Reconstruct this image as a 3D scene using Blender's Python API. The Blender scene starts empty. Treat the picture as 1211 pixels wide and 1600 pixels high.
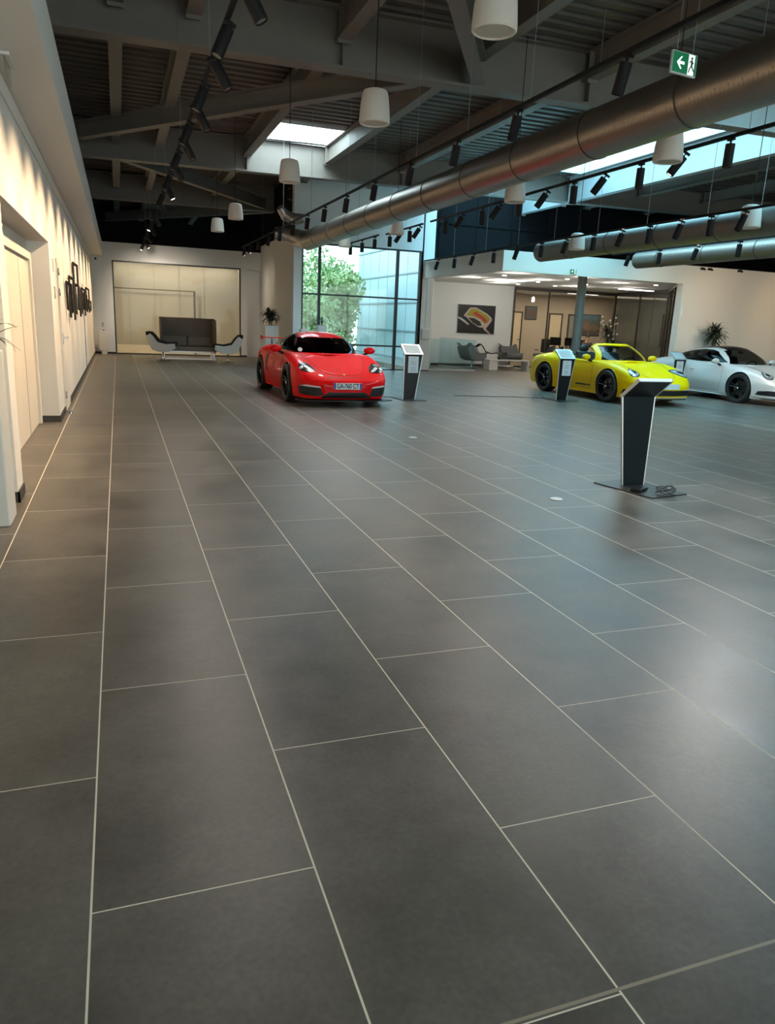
import bpy, bmesh, math, random
import numpy as np
from mathutils import Vector, Matrix
from mathutils.bvhtree import BVHTree
from mathutils.geometry import delaunay_2d_cdt

S = bpy.context.scene
COL = S.collection
PI = math.pi
random.seed(7)

# ------------------------------------------------------------------ camera
F_PX, YAW, PITCH, ROLL, EYE = 1151.0, math.radians(20.12), math.radians(14.415), math.radians(2.553), 1.5
cd = bpy.data.cameras.new('camera'); cam = bpy.data.objects.new('camera', cd); COL.objects.link(cam)
fw = Vector((math.sin(YAW)*math.cos(PITCH), math.cos(YAW)*math.cos(PITCH), -math.sin(PITCH)))
rt = Vector((math.cos(YAW), -math.sin(YAW), 0)); up = rt.cross(fw)
r2 = rt*math.cos(ROLL) + up*math.sin(ROLL); u2 = -rt*math.sin(ROLL) + up*math.cos(ROLL)
m = Matrix((r2, u2, -fw)).transposed().to_4x4(); m.translation = (0, 0, EYE)
cam.matrix_world = m
cd.sensor_fit = 'VERTICAL'; cd.sensor_height = 24.0; cd.lens = 24.0*F_PX/1600.0
cd.clip_start = .05; cd.clip_end = 400
S.camera = cam
S.view_settings.view_transform = 'Standard'; S.view_settings.look = 'None'
S.view_settings.gamma = 1; S.view_settings.use_curve_mapping = False
S.view_settings.exposure = 0.40
S.cycles.use_denoising = True
S.cycles.max_bounces = 8; S.cycles.diffuse_bounces = 4; S.cycles.glossy_bounces = 3
S.cycles.transparent_max_bounces = 16; S.cycles.transmission_bounces = 4
S.cycles.sample_clamp_indirect = 4.0; S.cycles.caustics_reflective = False; S.cycles.caustics_refractive = False

# ------------------------------------------------------------------ world (hazy bright overcast sky)
W = bpy.data.worlds.new('overcast_sky'); S.world = W; W.use_nodes = True
wn = W.node_tree.nodes; wl = W.node_tree.links
bg = wn['Background']
tc = wn.new('ShaderNodeTexCoord'); sp = wn.new('ShaderNodeSeparateXYZ'); rmp = wn.new('ShaderNodeValToRGB')
wl.new(tc.outputs['Generated'], sp.inputs[0]); wl.new(sp.outputs['Z'], rmp.inputs[0]); wl.new(rmp.outputs[0], bg.inputs[0])
rmp.color_ramp.elements[0].position = 0.0; rmp.color_ramp.elements[0].color = (.86, .98, 1.0, 1)
rmp.color_ramp.elements[1].position = .75; rmp.color_ramp.elements[1].color = (.42, .83, 1.0, 1)
bg.inputs[1].default_value = 2.5

def area(name, loc, size, power, color, rot=(0, 0, 0), spread=PI):
    l = bpy.data.lights.new(name, 'AREA'); l.shape = 'RECTANGLE'; l.size, l.size_y = size
    l.energy = power; l.color = color; l.spread = spread
    o = bpy.data.objects.new(name, l); COL.objects.link(o); o.location = loc; o.rotation_euler = rot
    return o
def spot(name, loc, aim, power, color, angle=40, blend=.6, r=.03):
    l = bpy.data.lights.new(name, 'SPOT'); l.energy = power; l.color = color
    l.spot_size = math.radians(angle); l.spot_blend = blend; l.shadow_soft_size = r
    o = bpy.data.objects.new(name, l); COL.objects.link(o); o.location = loc
    d = Vector(aim) - Vector(loc); o.rotation_euler = d.to_track_quat('-Z', 'Y').to_euler()
    return o
COOL = (.30, .74, 1.0); WARM = (1.0, .72, .44); NEUT = (1.0, .86, .70)
# daylight through the roof lights; a soft sun and a warm fill are added
area('daylight_roof_strip_far', (11.0, 15.8, 6.35), (2.8, 7.0), 430, COOL)
area('daylight_roof_strip_near', (11.0, 7.4, 6.35), (2.8, 7.2), 330, COOL)
area('daylight_roof_strip_back', (11.0, 21.6, 6.35), (2.8, 2.4), 150, COOL)
area('daylight_roof_light_small', (4.3, 19.1, 6.30), (2.1, 1.7), 170, (.85, .93, 1.0))
sl = bpy.data.lights.new('added_soft_sun', 'SUN'); sl.energy = 3.2; sl.color = (.70, .92, 1.0); sl.angle = math.radians(40)  # soft sun added to the overcast sky, strengthens light from the corner window
so = bpy.data.objects.new('added_soft_sun', sl); COL.objects.link(so); so.rotation_euler = Vector((.50, -.62, -.46)).to_track_quat('-Z', 'Y').to_euler()
area('added_fill_behind_camera', (9.0, -3.9, 2.2), (17, 3.6), 165, (1.0, .88, .76), (-PI/2, 0, PI))  # fill lamp added behind the camera to brighten and warm the hall

# ------------------------------------------------------------------ materials
MATS = {}
def mat(name, col, rough=.5, metal=0., **k):
    if name in MATS: return MATS[name]
    M = bpy.data.materials.new(name); M.use_nodes = True
    b = M.node_tree.nodes['Principled BSDF']
    b.inputs['Base Color'].default_value = (*col, 1); b.inputs['Roughness'].default_value = rough
    b.inputs['Metallic'].default_value = metal
    if 'coat' in k: b.inputs['Coat Weight'].default_value = k['coat']; b.inputs['Coat Roughness'].default_value = .03
    if 'emit' in k: b.inputs['Emission Color'].default_value = (*k['emit'][0], 1); b.inputs['Emission Strength'].default_value = k['emit'][1]
    if 'spec' in k: b.inputs['Specular IOR Level'].default_value = k['spec']
    nv = k.get('noise')
    if nv:   # (scale, amount, stretch): soft wear / weave in the colour, plus bump
        n = M.node_tree.nodes; l = M.node_tree.links
        t = n.new('ShaderNodeTexCoord'); mp = n.new('ShaderNodeMapping'); mp.inputs['Scale'].default_value = nv[2] if len(nv) > 2 else (1, 1, 1)
        nz = n.new('ShaderNodeTexNoise'); nz.inputs['Scale'].default_value = nv[0]; nz.inputs['Detail'].default_value = 5
        mx = n.new('ShaderNodeMix'); mx.data_type = 'RGBA'
        mx.inputs[6].default_value = tuple(c*(1-nv[1]) for c in col) + (1,); mx.inputs[7].default_value = tuple(min(1, c*(1+nv[1])) for c in col) + (1,)
        l.new(t.outputs['Object'], mp.inputs[0]); l.new(mp.outputs[0], nz.inputs[0]); l.new(nz.outputs[0], mx.inputs[0]); l.new(mx.outputs[2], b.inputs['Base Color'])
        bp = n.new('ShaderNodeBump'); bp.inputs['Strength'].default_value = k.get('bump', .05); bp.inputs['Distance'].default_value = .01
        l.new(nz.outputs[0], bp.inputs['Height']); l.new(bp.outputs[0], b.inputs['Normal'])
    MATS[name] = M
    return M
def glass(name, tint, refl=.08, rough=.02, body=0.0, bodycol=(.5, .5, .5)):
    if name in MATS: return MATS[name]
    M = bpy.data.materials.new(name); M.use_nodes = True; n = M.node_tree.nodes; l = M.node_tree.links; n.clear()
    out = n.new('ShaderNodeOutputMaterial'); tr = n.new('ShaderNodeBsdfTransparent'); gl = n.new('ShaderNodeBsdfGlossy'); mx = n.new('ShaderNodeMixShader')
    tr.inputs[0].default_value = (*tint, 1); gl.inputs['Roughness'].default_value = rough
    lw = n.new('ShaderNodeLayerWeight'); lw.inputs[0].default_value = .5
    pw = n.new('ShaderNodeMath'); pw.operation = 'POWER'; pw.inputs[1].default_value = 5; l.new(lw.outputs['Facing'], pw.inputs[0])
    mr = n.new('ShaderNodeMapRange'); mr.inputs['To Min'].default_value = refl*.6; mr.inputs['To Max'].default_value = .7
    l.new(pw.outputs[0], mr.inputs['Value']); l.new(mr.outputs[0], mx.inputs[0])
    l.new(tr.outputs[0], mx.inputs[1]); l.new(gl.outputs[0], mx.inputs[2])
    last = mx
    if body > 0:
        df = n.new('ShaderNodeBsdfDiffuse'); df.inputs[0].default_value = (*bodycol, 1); m2 = n.new('ShaderNodeMixShader'); m2.inputs[0].default_value = body
        l.new(mx.outputs[0], m2.inputs[1]); l.new(df.outputs[0], m2.inputs[2]); last = m2
    l.new(last.outputs[0], out.inputs[0]); MATS[name] = M
    return M

def tile_floor_material():
    M = bpy.data.materials.new('porcelain_floor_tiles'); M.use_nodes = True; n = M.node_tree.nodes; l = M.node_tree.links
    b = n['Principled BSDF']
    g = n.new('ShaderNodeNewGeometry'); s = n.new('ShaderNodeSeparateXYZ'); l.new(g.outputs['Position'], s.inputs[0])
    def mth(op, a, c=None, d=None):
        q = n.new('ShaderNodeMath'); q.operation = op
        for i, v in enumerate((a, c, d)):
            if v is None: continue
            if isinstance(v, (int, float)): q.inputs[i].default_value = v
            else: l.new(v, q.inputs[i])
        return q.outputs[0]
    TW, TL = .588, 1.215
    v = mth('DIVIDE', mth('ADD', s.outputs['X'], .132), TW); row = mth('FLOOR', v); fv = mth('FRACT', v)
    odd = mth('MULTIPLY', mth('MODULO', mth('ADD', row, 400), 2), .5)
    u = mth('ADD', mth('DIVIDE', mth('SUBTRACT', s.outputs['Y'], 1.715), TL), odd); cell = mth('FLOOR', u); fu = mth('FRACT', u)
    gv = mth('LESS_THAN', mth('MULTIPLY', mth('MINIMUM', fv, mth('SUBTRACT', 1, fv)), TW), .0029)
    gu = mth('LESS_THAN', mth('MULTIPLY', mth('MINIMUM', fu, mth('SUBTRACT', 1, fu)), TL), .0021)
    grout = mth('MAXIMUM', gu, gv)
    joint = mth('LESS_THAN', mth('ABSOLUTE', mth('SUBTRACT', s.outputs['Y'], 1.12)), .0045)
    cx = n.new('ShaderNodeCombineXYZ'); l.new(row, cx.inputs[0]); l.new(cell, cx.inputs[1])
    wnz = n.new('ShaderNodeTexWhiteNoise'); wnz.noise_dimensions = '3D'; l.new(cx.outputs[0], wnz.inputs[0])
    off = n.new('ShaderNodeVectorMath'); off.operation = 'MULTIPLY_ADD'; off.inputs[1].default_value = (9, 9, 9)
    l.new(wnz.outputs['Color'], off.inputs[0]); l.new(g.outputs['Position'], off.inputs[2])
    n1 = n.new('ShaderNodeTexNoise'); n1.inputs['Scale'].default_value = 1.9; n1.inputs['Detail'].default_value = 9; n1.inputs['Roughness'].default_value = .66; l.new(off.outputs[0], n1.inputs[0])
    n2 = n.new('ShaderNodeTexNoise'); n2.inputs['Scale'].default_value = 55; n2.inputs['Detail'].default_value = 4; l.new(off.outputs[0], n2.inputs[0])
    cr = n.new('ShaderNodeValToRGB'); l.new(n1.outputs[0], cr.inputs[0])
    cr.color_ramp.elements[0].position = .30; cr.color_ramp.elements[0].color = (.066, .058, .049, 1)
    cr.color_ramp.elements[1].position = .72; cr.color_ramp.elements[1].color = (.168, .148, .122, 1)
    br = mth('MULTIPLY_ADD', n2.outputs[0], .60, .70); br = mth('MULTIPLY', br, mth('MULTIPLY_ADD', wnz.outputs['Value'], .14, .93))
    vm = n.new('ShaderNodeVectorMath'); vm.operation = 'SCALE'; l.new(cr.outputs[0], vm.inputs[0]); l.new(br, vm.inputs['Scale'])
    mx = n.new('ShaderNodeMix'); mx.data_type = 'RGBA'; l.new(grout, mx.inputs[0]); l.new(vm.outputs[0], mx.inputs[6]); mx.inputs[7].default_value = (.92, .82, .66, 1)
    m2 = n.new('ShaderNodeMix'); m2.data_type = 'RGBA'; l.new(joint, m2.inputs[0]); l.new(mx.outputs[2], m2.inputs[6]); m2.inputs[7].default_value = (.36, .30, .22, 1)
    l.new(m2.outputs[2], b.inputs['Base Color'])
    rr = mth('MULTIPLY_ADD', n1.outputs[0], .22, .27); rr = mth('MAXIMUM', rr, mth('MULTIPLY', grout, .8)); l.new(rr, b.inputs['Roughness'])
    b.inputs['Specular IOR Level'].default_value = .55
    h = mth('SUBTRACT', mth('MULTIPLY', n2.outputs[0], .08), grout)
    bp = n.new('ShaderNodeBump'); bp.inputs['Strength'].default_value = .18; bp.inputs['Distance'].default_value = .002; l.new(h, bp.inputs['Height']); l.new(bp.outputs[0], b.inputs['Normal'])
    return M

WALL = mat('warm_white_plaster', (.78, .74, .68), .75, noise=(60, .015), bump=.03)
WALLC = mat('white_plaster', (.80, .80, .78), .75, noise=(60, .015), bump=.03)
SKIRT = mat('charcoal_skirting', (.035, .032, .03), .5)
BLACKW = mat('black_painted_wall', (.006, .006, .007), .95, spec=.15, noise=(4, .2))
DECK = mat('dark_steel_deck', (.10, .085, .072), .5, .25, noise=(5, .3, (1, 6, 1)))
STEEL = mat('grey_painted_steel', (.16, .145, .125), .5, noise=(7, .10))
DUCT = mat('galvanised_duct', (.30, .265, .23), .36, .9, noise=(3, .12, (1, 8, 1)))
RING = mat('dark_duct_band', (.05, .045, .04), .5)
BLK = mat('black_metal', (.010, .010, .011), .6, spec=.2)
BLKS = mat('black_satin_plastic', (.008, .008, .009), .35, spec=.3)
WHITE = mat('white_plastic', (.80, .78, .74), .45)
CHROME = mat('brushed_chrome', (.75, .75, .76), .22, 1)
ALU = mat('aluminium_edge', (.82, .80, .77), .35, .6)
RUBBER = mat('tyre_rubber', (.015, .015, .016), .7, noise=(80, .2))
WINFR = mat('black_window_frame', (.018, .022, .025), .45)
GLS = glass('clear_glass', (.93, .98, .98), .04)
GLST = glass('tinted_partition_glass', (.80, .80, .77), .05)
GLSR = glass('greenish_railing_glass', (.88, .96, .97), .05)
GLSC = glass('car_glass', (.42, .44, .44), .05)
GLSD = glass('dark_car_glass', (.10, .11, .11), .06)

# ------------------------------------------------------------------ mesh helpers
def text_mesh(name, body, size, m_, parent, loc, rot, scale=(1, 1, 1), offset=0., shear=0., align='CENTER'):
    cu = bpy.data.curves.new(name, 'FONT'); cu.body = body; cu.size = size; cu.align_x = align; cu.align_y = 'CENTER'; cu.extrude = .001; cu.offset = offset; cu.shear = shear
    t = bpy.data.objects.new('text_tmp', cu); COL.objects.link(t); bpy.context.view_layer.update()
    me = bpy.data.meshes.new_from_object(t.evaluated_get(bpy.context.evaluated_depsgraph_get())); bpy.data.objects.remove(t); bpy.data.curves.remove(cu)
    me.name = name; me.materials.clear(); me.materials.append(m_); o = bpy.data.objects.new(name, me); COL.objects.link(o); o.parent = parent
    o.location = loc; o.rotation_euler = rot; o.scale = scale
    return o
class MB:
    def __init__(s): s.v = []; s.f = []
    def add(s, vs, fs):
        n = len(s.v); s.v += [tuple(map(float, p)) for p in vs]; s.f += [tuple(n+i for i in q) for q in fs]; return s
    def box(s, x0, x1, y0, y1, z0, z1, M=None):
        x0, x1 = min(x0, x1), max(x0, x1); y0, y1 = min(y0, y1), max(y0, y1); z0, z1 = min(z0, z1), max(z0, z1)
        P = [(x0, y0, z0), (x1, y0, z0), (x1, y1, z0), (x0, y1, z0), (x0, y0, z1), (x1, y0, z1), (x1, y1, z1), (x0, y1, z1)]
        if M is not None: P = [M @ Vector(p) for p in P]
        return s.add(P, [(0, 3, 2, 1), (4, 5, 6, 7), (0, 1, 5, 4), (1, 2, 6, 5), (2, 3, 7, 6), (3, 0, 4, 7)])
    def prism(s, poly, t, o=(0, 0, 0), ax=((1, 0, 0), (0, 0, 1), (0, 1, 0))):
        """2D polygon on axes ax[0], ax[1], pushed from t[0] to t[1] along ax[2]"""
        o = Vector(o); a, b, c = map(Vector, ax); k = len(poly)
        P = [o + a*p[0] + b*p[1] + c*t[0] for p in poly] + [o + a*p[0] + b*p[1] + c*t[1] for p in poly]
        return s.add(P, [tuple(range(k))[::-1], tuple(range(k, 2*k))] + [(i, (i+1) % k, k+(i+1) % k, k+i) for i in range(k)])
    def tube(s, pts, r, n=10, caps=True):
        pts = [Vector(p) for p in pts]; rs = r if isinstance(r, (list, tuple)) else [r]*len(pts)
        P = []; ref = None
        for i, p in enumerate(pts):
            d = (pts[min(i+1, len(pts)-1)] - pts[max(i-1, 0)]).normalized()
            if ref is None: ref = Vector((0, 0, 1)) if abs(d.z) < .9 else Vector((1, 0, 0))
            a = d.cross(ref).normalized(); ref = a.cross(d).normalized()
            P += [p + (a*math.cos(2*PI*k/n) + ref*math.sin(2*PI*k/n))*rs[i] for k in range(n)]
        Fs = [(i*n+k, i*n+(k+1) % n, (i+1)*n+(k+1) % n, (i+1)*n+k) for i in range(len(pts)-1) for k in range(n)]
        if caps: Fs += [tuple(range(n))[::-1], tuple(range((len(pts)-1)*n, len(pts)*n))]
        return s.add(P, Fs)
    def lathe(s, prof, n=24, o=(0, 0, 0), axis=(0, 0, 1), closed=False):
        """prof: (radius, height along axis)"""
        o = Vector(o); ax = Vector(axis).normalized(); a = ax.orthogonal().normalized(); b = ax.cross(a); P = []
        for r, h in prof: P += [o + ax*h + (a*math.cos(2*PI*k/n) + b*math.sin(2*PI*k/n))*r for k in range(n)]
        m_ = len(prof); rng = range(m_ if closed else m_-1)
        return s.add(P, [(i*n+k, i*n+(k+1) % n, ((i+1) % m_)*n+(k+1) % n, ((i+1) % m_)*n+k) for i in rng for k in range(n)])
    def ell(s, c, r, n=16, m_=10, M=None):
        P = []; c = Vector(c)
        for i in range(m_+1):
            t = PI*i/m_
            for k in range(n):
                q = Vector((r[0]*math.sin(t)*math.cos(2*PI*k/n), r[1]*math.sin(t)*math.sin(2*PI*k/n), r[2]*math.cos(t)))
                P.append(c + (M @ q if M is not None else q))
        return s.add(P, [(i*n+k, (i+1)*n+k, (i+1)*n+(k+1) % n, i*n+(k+1) % n) for i in range(m_) for k in range(n)])
    def build(s, name, m_, parent=None, smooth=False, bevel=0, solid=0, merge=False):
        me = bpy.data.meshes.new(name); me.from_pydata(s.v, [], s.f); me.materials.append(m_)
        bm = bmesh.new(); bm.from_mesh(me)
        if merge: bmesh.ops.remove_doubles(bm, verts=bm.verts, dist=1e-4)
        bmesh.ops.recalc_face_normals(bm, faces=bm.faces)
        bm.to_mesh(me); bm.free()
        if smooth:
            me.shade_smooth() if smooth is True else None
            if smooth is not True:
                me.polygons.foreach_set('use_smooth', [True]*len(me.polygons)); me.set_sharp_from_angle(angle=math.radians(smooth))
        o = bpy.data.objects.new(name, me); COL.objects.link(o)
        if parent: o.parent = parent
        if bevel:
            b = o.modifiers.new('bevel', 'BEVEL'); b.width = bevel; b.segments = 2; b.limit_method = 'ANGLE'
        if solid:
            b = o.modifiers.new('solid', 'SOLIDIFY'); b.thickness = solid; b.offset = 1
        return o
def box(*a): return MB().box(*a)
def empty(name, loc, rz=0):
    o = bpy.data.objects.new(name, None); COL.objects.link(o); o.location = loc; o.rotation_euler = (0, 0, rz); o.empty_display_size = .1; return o
def tag(o, label=None, cat=None, group=None, kind=None):
    if label: o['label'] = label
    if cat: o['category'] = cat
    if group: o['group'] = group
    if kind: o['kind'] = kind
    return o
def struct(name, mb, m_, **k):
    o = mb.build(name, m_, **k)
    if not k.get('parent'): o['kind'] = 'structure'
    return o
def copy_tree(o, parent=None):
    c = o.copy(); COL.objects.link(c); c.parent = parent
    for ch in list(o.children): copy_tree(ch, c)
    return c

# ------------------------------------------------------------------ the setting
GIRD = [11.55, 20.15, 27.2]
floor = struct('floor', MB().prism([(-1.6, -4), (26, -4), (26, 31), (9.6, 31), (9.6, 23.2), (5.3, 23.2), (5.3, 36), (-1.6, 36)], (-.2, 0), ax=((1, 0, 0), (0, 1, 0), (0, 0, 1))), tile_floor_material())
def zb(x): return 5.0 + .012*(x-3)
# left wall: pieces around the lift recess, door leaf hinge side etc.
XL = -.80
w = MB(); w.box(XL-.5, XL, 10.9, 28.5, 0, 3.29); w.box(XL-.5, XL, -4, 10.9, 2.31, 3.29); w.box(XL-.5, XL, 6.28, 6.62, 0, 2.31)
w.box(XL-.5, -1.12, -4, 6.28, 0, 2.31); w.box(XL-.5, XL, -4, 28.5, 3.29, 5.9)
struct('wall_left', w, WALL)
struct('trim_1', box(XL, -.415, -4, 28.5, 3.29, 3.78), mat('white_soffit_paint', (.90, .87, .82), .7))
t = MB().box(XL, XL+.012, -4, 28.5, 3.12, 3.275); struct('trim_2', t, WALL)
b = MB(); b.box(XL, XL+.013, 10.9, 28.48, 0, .085); b.box(-1.1, XL+.013, 6.267, 6.28, 0, .085); b.box(XL, XL+.013, 6.267, 6.62, 0, .085); b.box(-1.09, XL+.013, 10.887, 10.9, 0, .085)
struct('baseboard_left', b, SKIRT)
# recess back with the lift doors
struct('wall_recess', box(XL-.5, -1.06, 6.62, 10.9, 0, 2.31), WALL)
# back wall with a glazed display bay and a shallow niche
w = MB(); w.box(XL-.5, -.12, 28.5, 28.8, 0, 3.77); w.box(-.12, 4.30, 28.5, 28.8, 3.18, 3.77); w.box(4.30, 4.52, 28.5, 28.8, 0, 3.77)
w.box(4.52, 5.05, 28.5, 28.8, 3.15, 3.77); w.box(4.52, 5.05, 28.78, 28.85, 0, 3.15); w.box(5.05, 5.3, 22.95, 28.8, 0, 4.0); 
struct('wall_back', w, WALLC)
b = MB(); b.box(XL, -.12, 28.487, 28.5, 0, .07); b.box(-.12, 4.3, 28.46, 28.5, 0, .05); b.box(4.3, 4.52, 28.487, 28.5, 0, .07); b.box(5.037, 5.05, 22.95, 28.5, 0, .07)
struct('baseboard_back', b, SKIRT)
w = MB(); w.box(5.3, 9.25, 22.95, 23.2, 3.74, 5.85); w.box(5.05, 5.3, 22.95, 23.2, 4.0, 5.85); w.box(9.2, 9.62, 22.95, 23.2, 0, 5.85); w.box(9.2, 9.25, 22.95, 23.2, 0, 5.85)
struct('wall_window', w, WALLC)
struct('baseboard_window', box(9.25, 9.62, 22.937, 22.95, 0, .03), SKIRT)
# lounge box: fascia, ceiling, picture wall
w = MB(); w.box(9.35, 15.1, 17.75, 17.9, 2.92, 3.42)
w.prism([(9.35, 17.9), (9.5, 17.9), (9.42, 22.95), (9.27, 22.95)], (2.92, 3.42), ax=((1, 0, 0), (0, 1, 0), (0, 0, 1)))
w.box(15.1, 26, 17.75, 18.0, 0, 3.42)
struct('wall_right', w, mat('cream_plaster', (.80, .75, .67), .75, noise=(60, .015), bump=.03))
struct('ceiling_lounge', MB().prism([(9.5, 17.91), (26, 17.91), (26, 30.8), (14.33, 30.8), (14.33, 26.6), (11.15, 26.6), (9.55, 23.0)], (3.06, 3.30), ax=((1, 0, 0), (0, 1, 0), (0, 0, 1))), mat('white_ceiling', (.85, .84, .81), .8))
struct('wall_picture', box(11.1, 14.45, 26.35, 26.6, 0, 3.06), WALLC)
struct('baseboard_picture', box(11.12, 14.45, 26.337, 26.35, 0, .09), SKIRT)
struct('wall_lounge_side', MB().prism([(9.62, 23.05), (11.12, 26.35), (11.0, 26.35), (9.50, 23.05)], (0, 3.42), ax=((1, 0, 0), (0, 1, 0), (0, 0, 1))), WALLC)
struct('wall_office_left', box(14.33, 14.43, 26.6, 30.7, 0, 3.3), WALLC)
struct('wall_office', box(14, 26, 30.6, 30.8, 0, 3.06), mat('taupe_office_wall', (.45, .39, .32), .7))
struct('wall_office_side', box(25.8, 26, 18.0, 30.6, 0, 3.06), WALL)
struct('wall_office_corner', box(19.2, 19.3, 18.0, 26.2, 0, 3.06), mat('cool_grey_wall', (.36, .38, .37), .7))
# dark upper walls and shell
w = MB(); w.box(9.62, 26, 23.0, 23.2, 3.36, 5.85)
for i in range(8):
    for j in range(2): w.box(9.75+i*1.3, 10.98+i*1.3, 22.97, 23.0, 3.42+j*1.2, 4.58+j*1.2)
struct('wall_upper_dark', w, BLACKW)
struct('wall_far', box(-1.5, 5.4, 35.8, 36, 0, 6), BLACKW)
struct('wall_far_side', box(5.3, 5.4, 23.2, 35.8, 4.02, 5.9), BLACKW)
struct('wall_east', box(26, 26.2, -4, 36, 0, 6), WALLC)
struct('wall_far_left', box(-1.5, -1.3, 28.8, 36, 0, 6), BLACKW)
w = MB(); w.box(-1.6, .3, -4.2, -4, 0, 6); w.box(.3, 26, -4.2, -4, 4.2, 6); w.box(17.7, 26, -4.2, -4, 0, 4.2)
struct('wall_front', w, WALLC)

# corrugated roof deck, with openings for the roof lights
def deck(mb, x0, x1, y0, y1, z=5.82, per=.30, dep=.07):
    prof = []; y = y0
    while y < y1-1e-6:
        for dy, dz in ((0, 0), (.13, 0), (.17, dep), (.26, dep), (.30, 0)):
            if y+dy <= y1+1e-6: prof.append((min(y+dy, y1), z+dz))
        y += per
    P = [(x0, a, b_) for a, b_ in prof] + [(x1, a, b_) for a, b_ in prof]; k = len(prof)
    mb.add(P, [(i, i+1, k+i+1, k+i) for i in range(k-1)])
d = MB(); XA, XB = 9.55, 12.42
deck(d, -1.5, 3.25, -4, 36); deck(d, 3.25, 5.35, -4, 18.2); deck(d, 3.25, 5.35, 20.0, 36); deck(d, 5.35, XA, -4, 23.2); deck(d, XB, 26, -4, 31)
for a, b_ in ((-4, 3.6), (11.2, 12.2), (19.4, 20.4), (22.8, 31)): deck(d, XA, XB, a, b_)
struct('ceiling', d, DECK, solid=.004)
struct('ceiling_cover', MB().box(-1.6, 3.2, -4.2, 36, 5.95, 6.0).box(3.2, 5.4, -4.2, 18.15, 5.95, 6.0).box(3.2, 5.4, 20.05, 36, 5.95, 6.0).box(5.4, XA-.05, -4.2, 23.2, 5.95, 6.0).box(XB+.05, 26.2, -4.2, 31, 5.95, 6.0)
       .box(XA-.05, XB+.05, -4.2, 3.55, 5.95, 6.0).box(XA-.05, XB+.05, 11.25, 12.15, 5.95, 6.0).box(XA-.05, XB+.05, 19.45, 20.35, 5.95, 6.0).box(XA-.05, XB+.05, 22.85, 31, 5.95, 6.0), BLACKW)
KERB = mat('white_rooflight_kerb', (.82, .84, .85), .6)
def rooflight(x0, x1, y0, y1, bars, label):
    r = empty('roof_light', ((x0+x1)/2, (y0+y1)/2, 5.8)); tag(r, label, 'roof light', kind='structure')
    M_ = Matrix.Translation((-(x0+x1)/2, -(y0+y1)/2, -5.8)); k = MB(); t = .04
    k.box(x0-t, x0, y0-t, y1+t, 5.78, 6.22, M_); k.box(x1, x1+t, y0-t, y1+t, 5.78, 6.22, M_); k.box(x0, x1, y0-t, y0, 5.78, 6.22, M_); k.box(x0, x1, y1, y1+t, 5.78, 6.22, M_)
    k.build('kerb', KERB, r)
    g = MB()
    for (a, b_, c, e) in bars: g.box(a, b_, c, e, 6.14, 6.20, M_)
    g.build('glazing_bar', mat('grey_glazing_bar', (.25, .28, .3), .5), r)
    box(x0, x1, y0, y1, 6.20, 6.215).build('pane', GLS, r).location = (-(x0+x1)/2, -(y0+y1)/2, -5.8)
rooflight(3.25, 5.35, 18.2, 20.0, [(3.25, 5.35, 19.05, 19.12)], 'small square roof light in the left half of the ceiling')
for (a, b_, lb) in ((3.6, 11.2, 'long roof light strip above the right of the hall, nearest the camera'), (12.2, 19.4, 'long roof light strip above the right of the hall, middle bay'), (20.4, 22.8, 'short roof light strip above the right of the hall, by the corner window')):
    bars = [(XA, XB, y, y+.05) for y in np.arange(a+1.2, b_-.3, 1.2)] + [(11.9, 11.95, a, b_)]
    rooflight(XA, XB, a, b_, bars, lb)

def ibeam(mb, p0, p1, h=.45, wf=.22, tf=.025, tw=.018):
    p0, p1 = Vector(p0), Vector(p1); d_ = (p1-p0); L = d_.length; d_.normalize()
    s_ = d_.cross(Vector((0, 0, 1))).normalized(); u_ = s_.cross(d_)
    M_ = Matrix((s_, d_, u_)).transposed().to_4x4(); M_.translation = p0
    mb.box(-wf/2, wf/2, 0, L, 0, tf, M_); mb.box(-wf/2, wf/2, 0, L, h-tf, h, M_); mb.box(-tw/2, tw/2, 0, L, tf, h-tf, M_)
for i, gy in enumerate(GIRD):
    g = MB(); ibeam(g, (-1.3, gy, zb(-1.3)), (26 if i < 2 else 5.28, gy, zb(26 if i < 2 else 5.28)), .8, .30, .035)
    for x in ((3.2, 7.33, 9.42, 12.55) if i < 2 else (3.2,)): g.box(x-.009, x+.009, gy-.14, gy+.14, zb(x)+.03, zb(x)+.78)
    o = g.build('steel_girder', STEEL); tag(o, ['deep grey steel girder spanning the hall overhead, nearest of the three', 'deep grey steel girder behind the small roof light, middle of the three', 'deep grey steel girder furthest back, near the sofa wall'][i], 'girder', kind='structure')
bays = [(2.5, GIRD[0]), (GIRD[0], GIRD[1]), (GIRD[1], GIRD[2]), (GIRD[2], 35.8)]
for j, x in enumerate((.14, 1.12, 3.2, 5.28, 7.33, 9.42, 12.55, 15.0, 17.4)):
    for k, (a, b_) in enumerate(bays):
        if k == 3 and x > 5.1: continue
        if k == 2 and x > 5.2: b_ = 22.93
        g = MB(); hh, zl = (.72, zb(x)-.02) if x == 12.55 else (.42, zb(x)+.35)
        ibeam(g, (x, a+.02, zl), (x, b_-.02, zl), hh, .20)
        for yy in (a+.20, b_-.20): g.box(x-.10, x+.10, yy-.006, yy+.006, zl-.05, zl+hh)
        o = g.build('steel_purlin', mat('skylight_tinted_steel', (.30, .31, .31), .5) if x in (9.42, 12.55) else STEEL); tag(o, 'grey steel beam running away from the camera under the roof deck', 'roof beam', 'steel beams under the roof deck', 'structure')  # beams beside the roof lights: skylight brightness put into a paler steel colour
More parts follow.
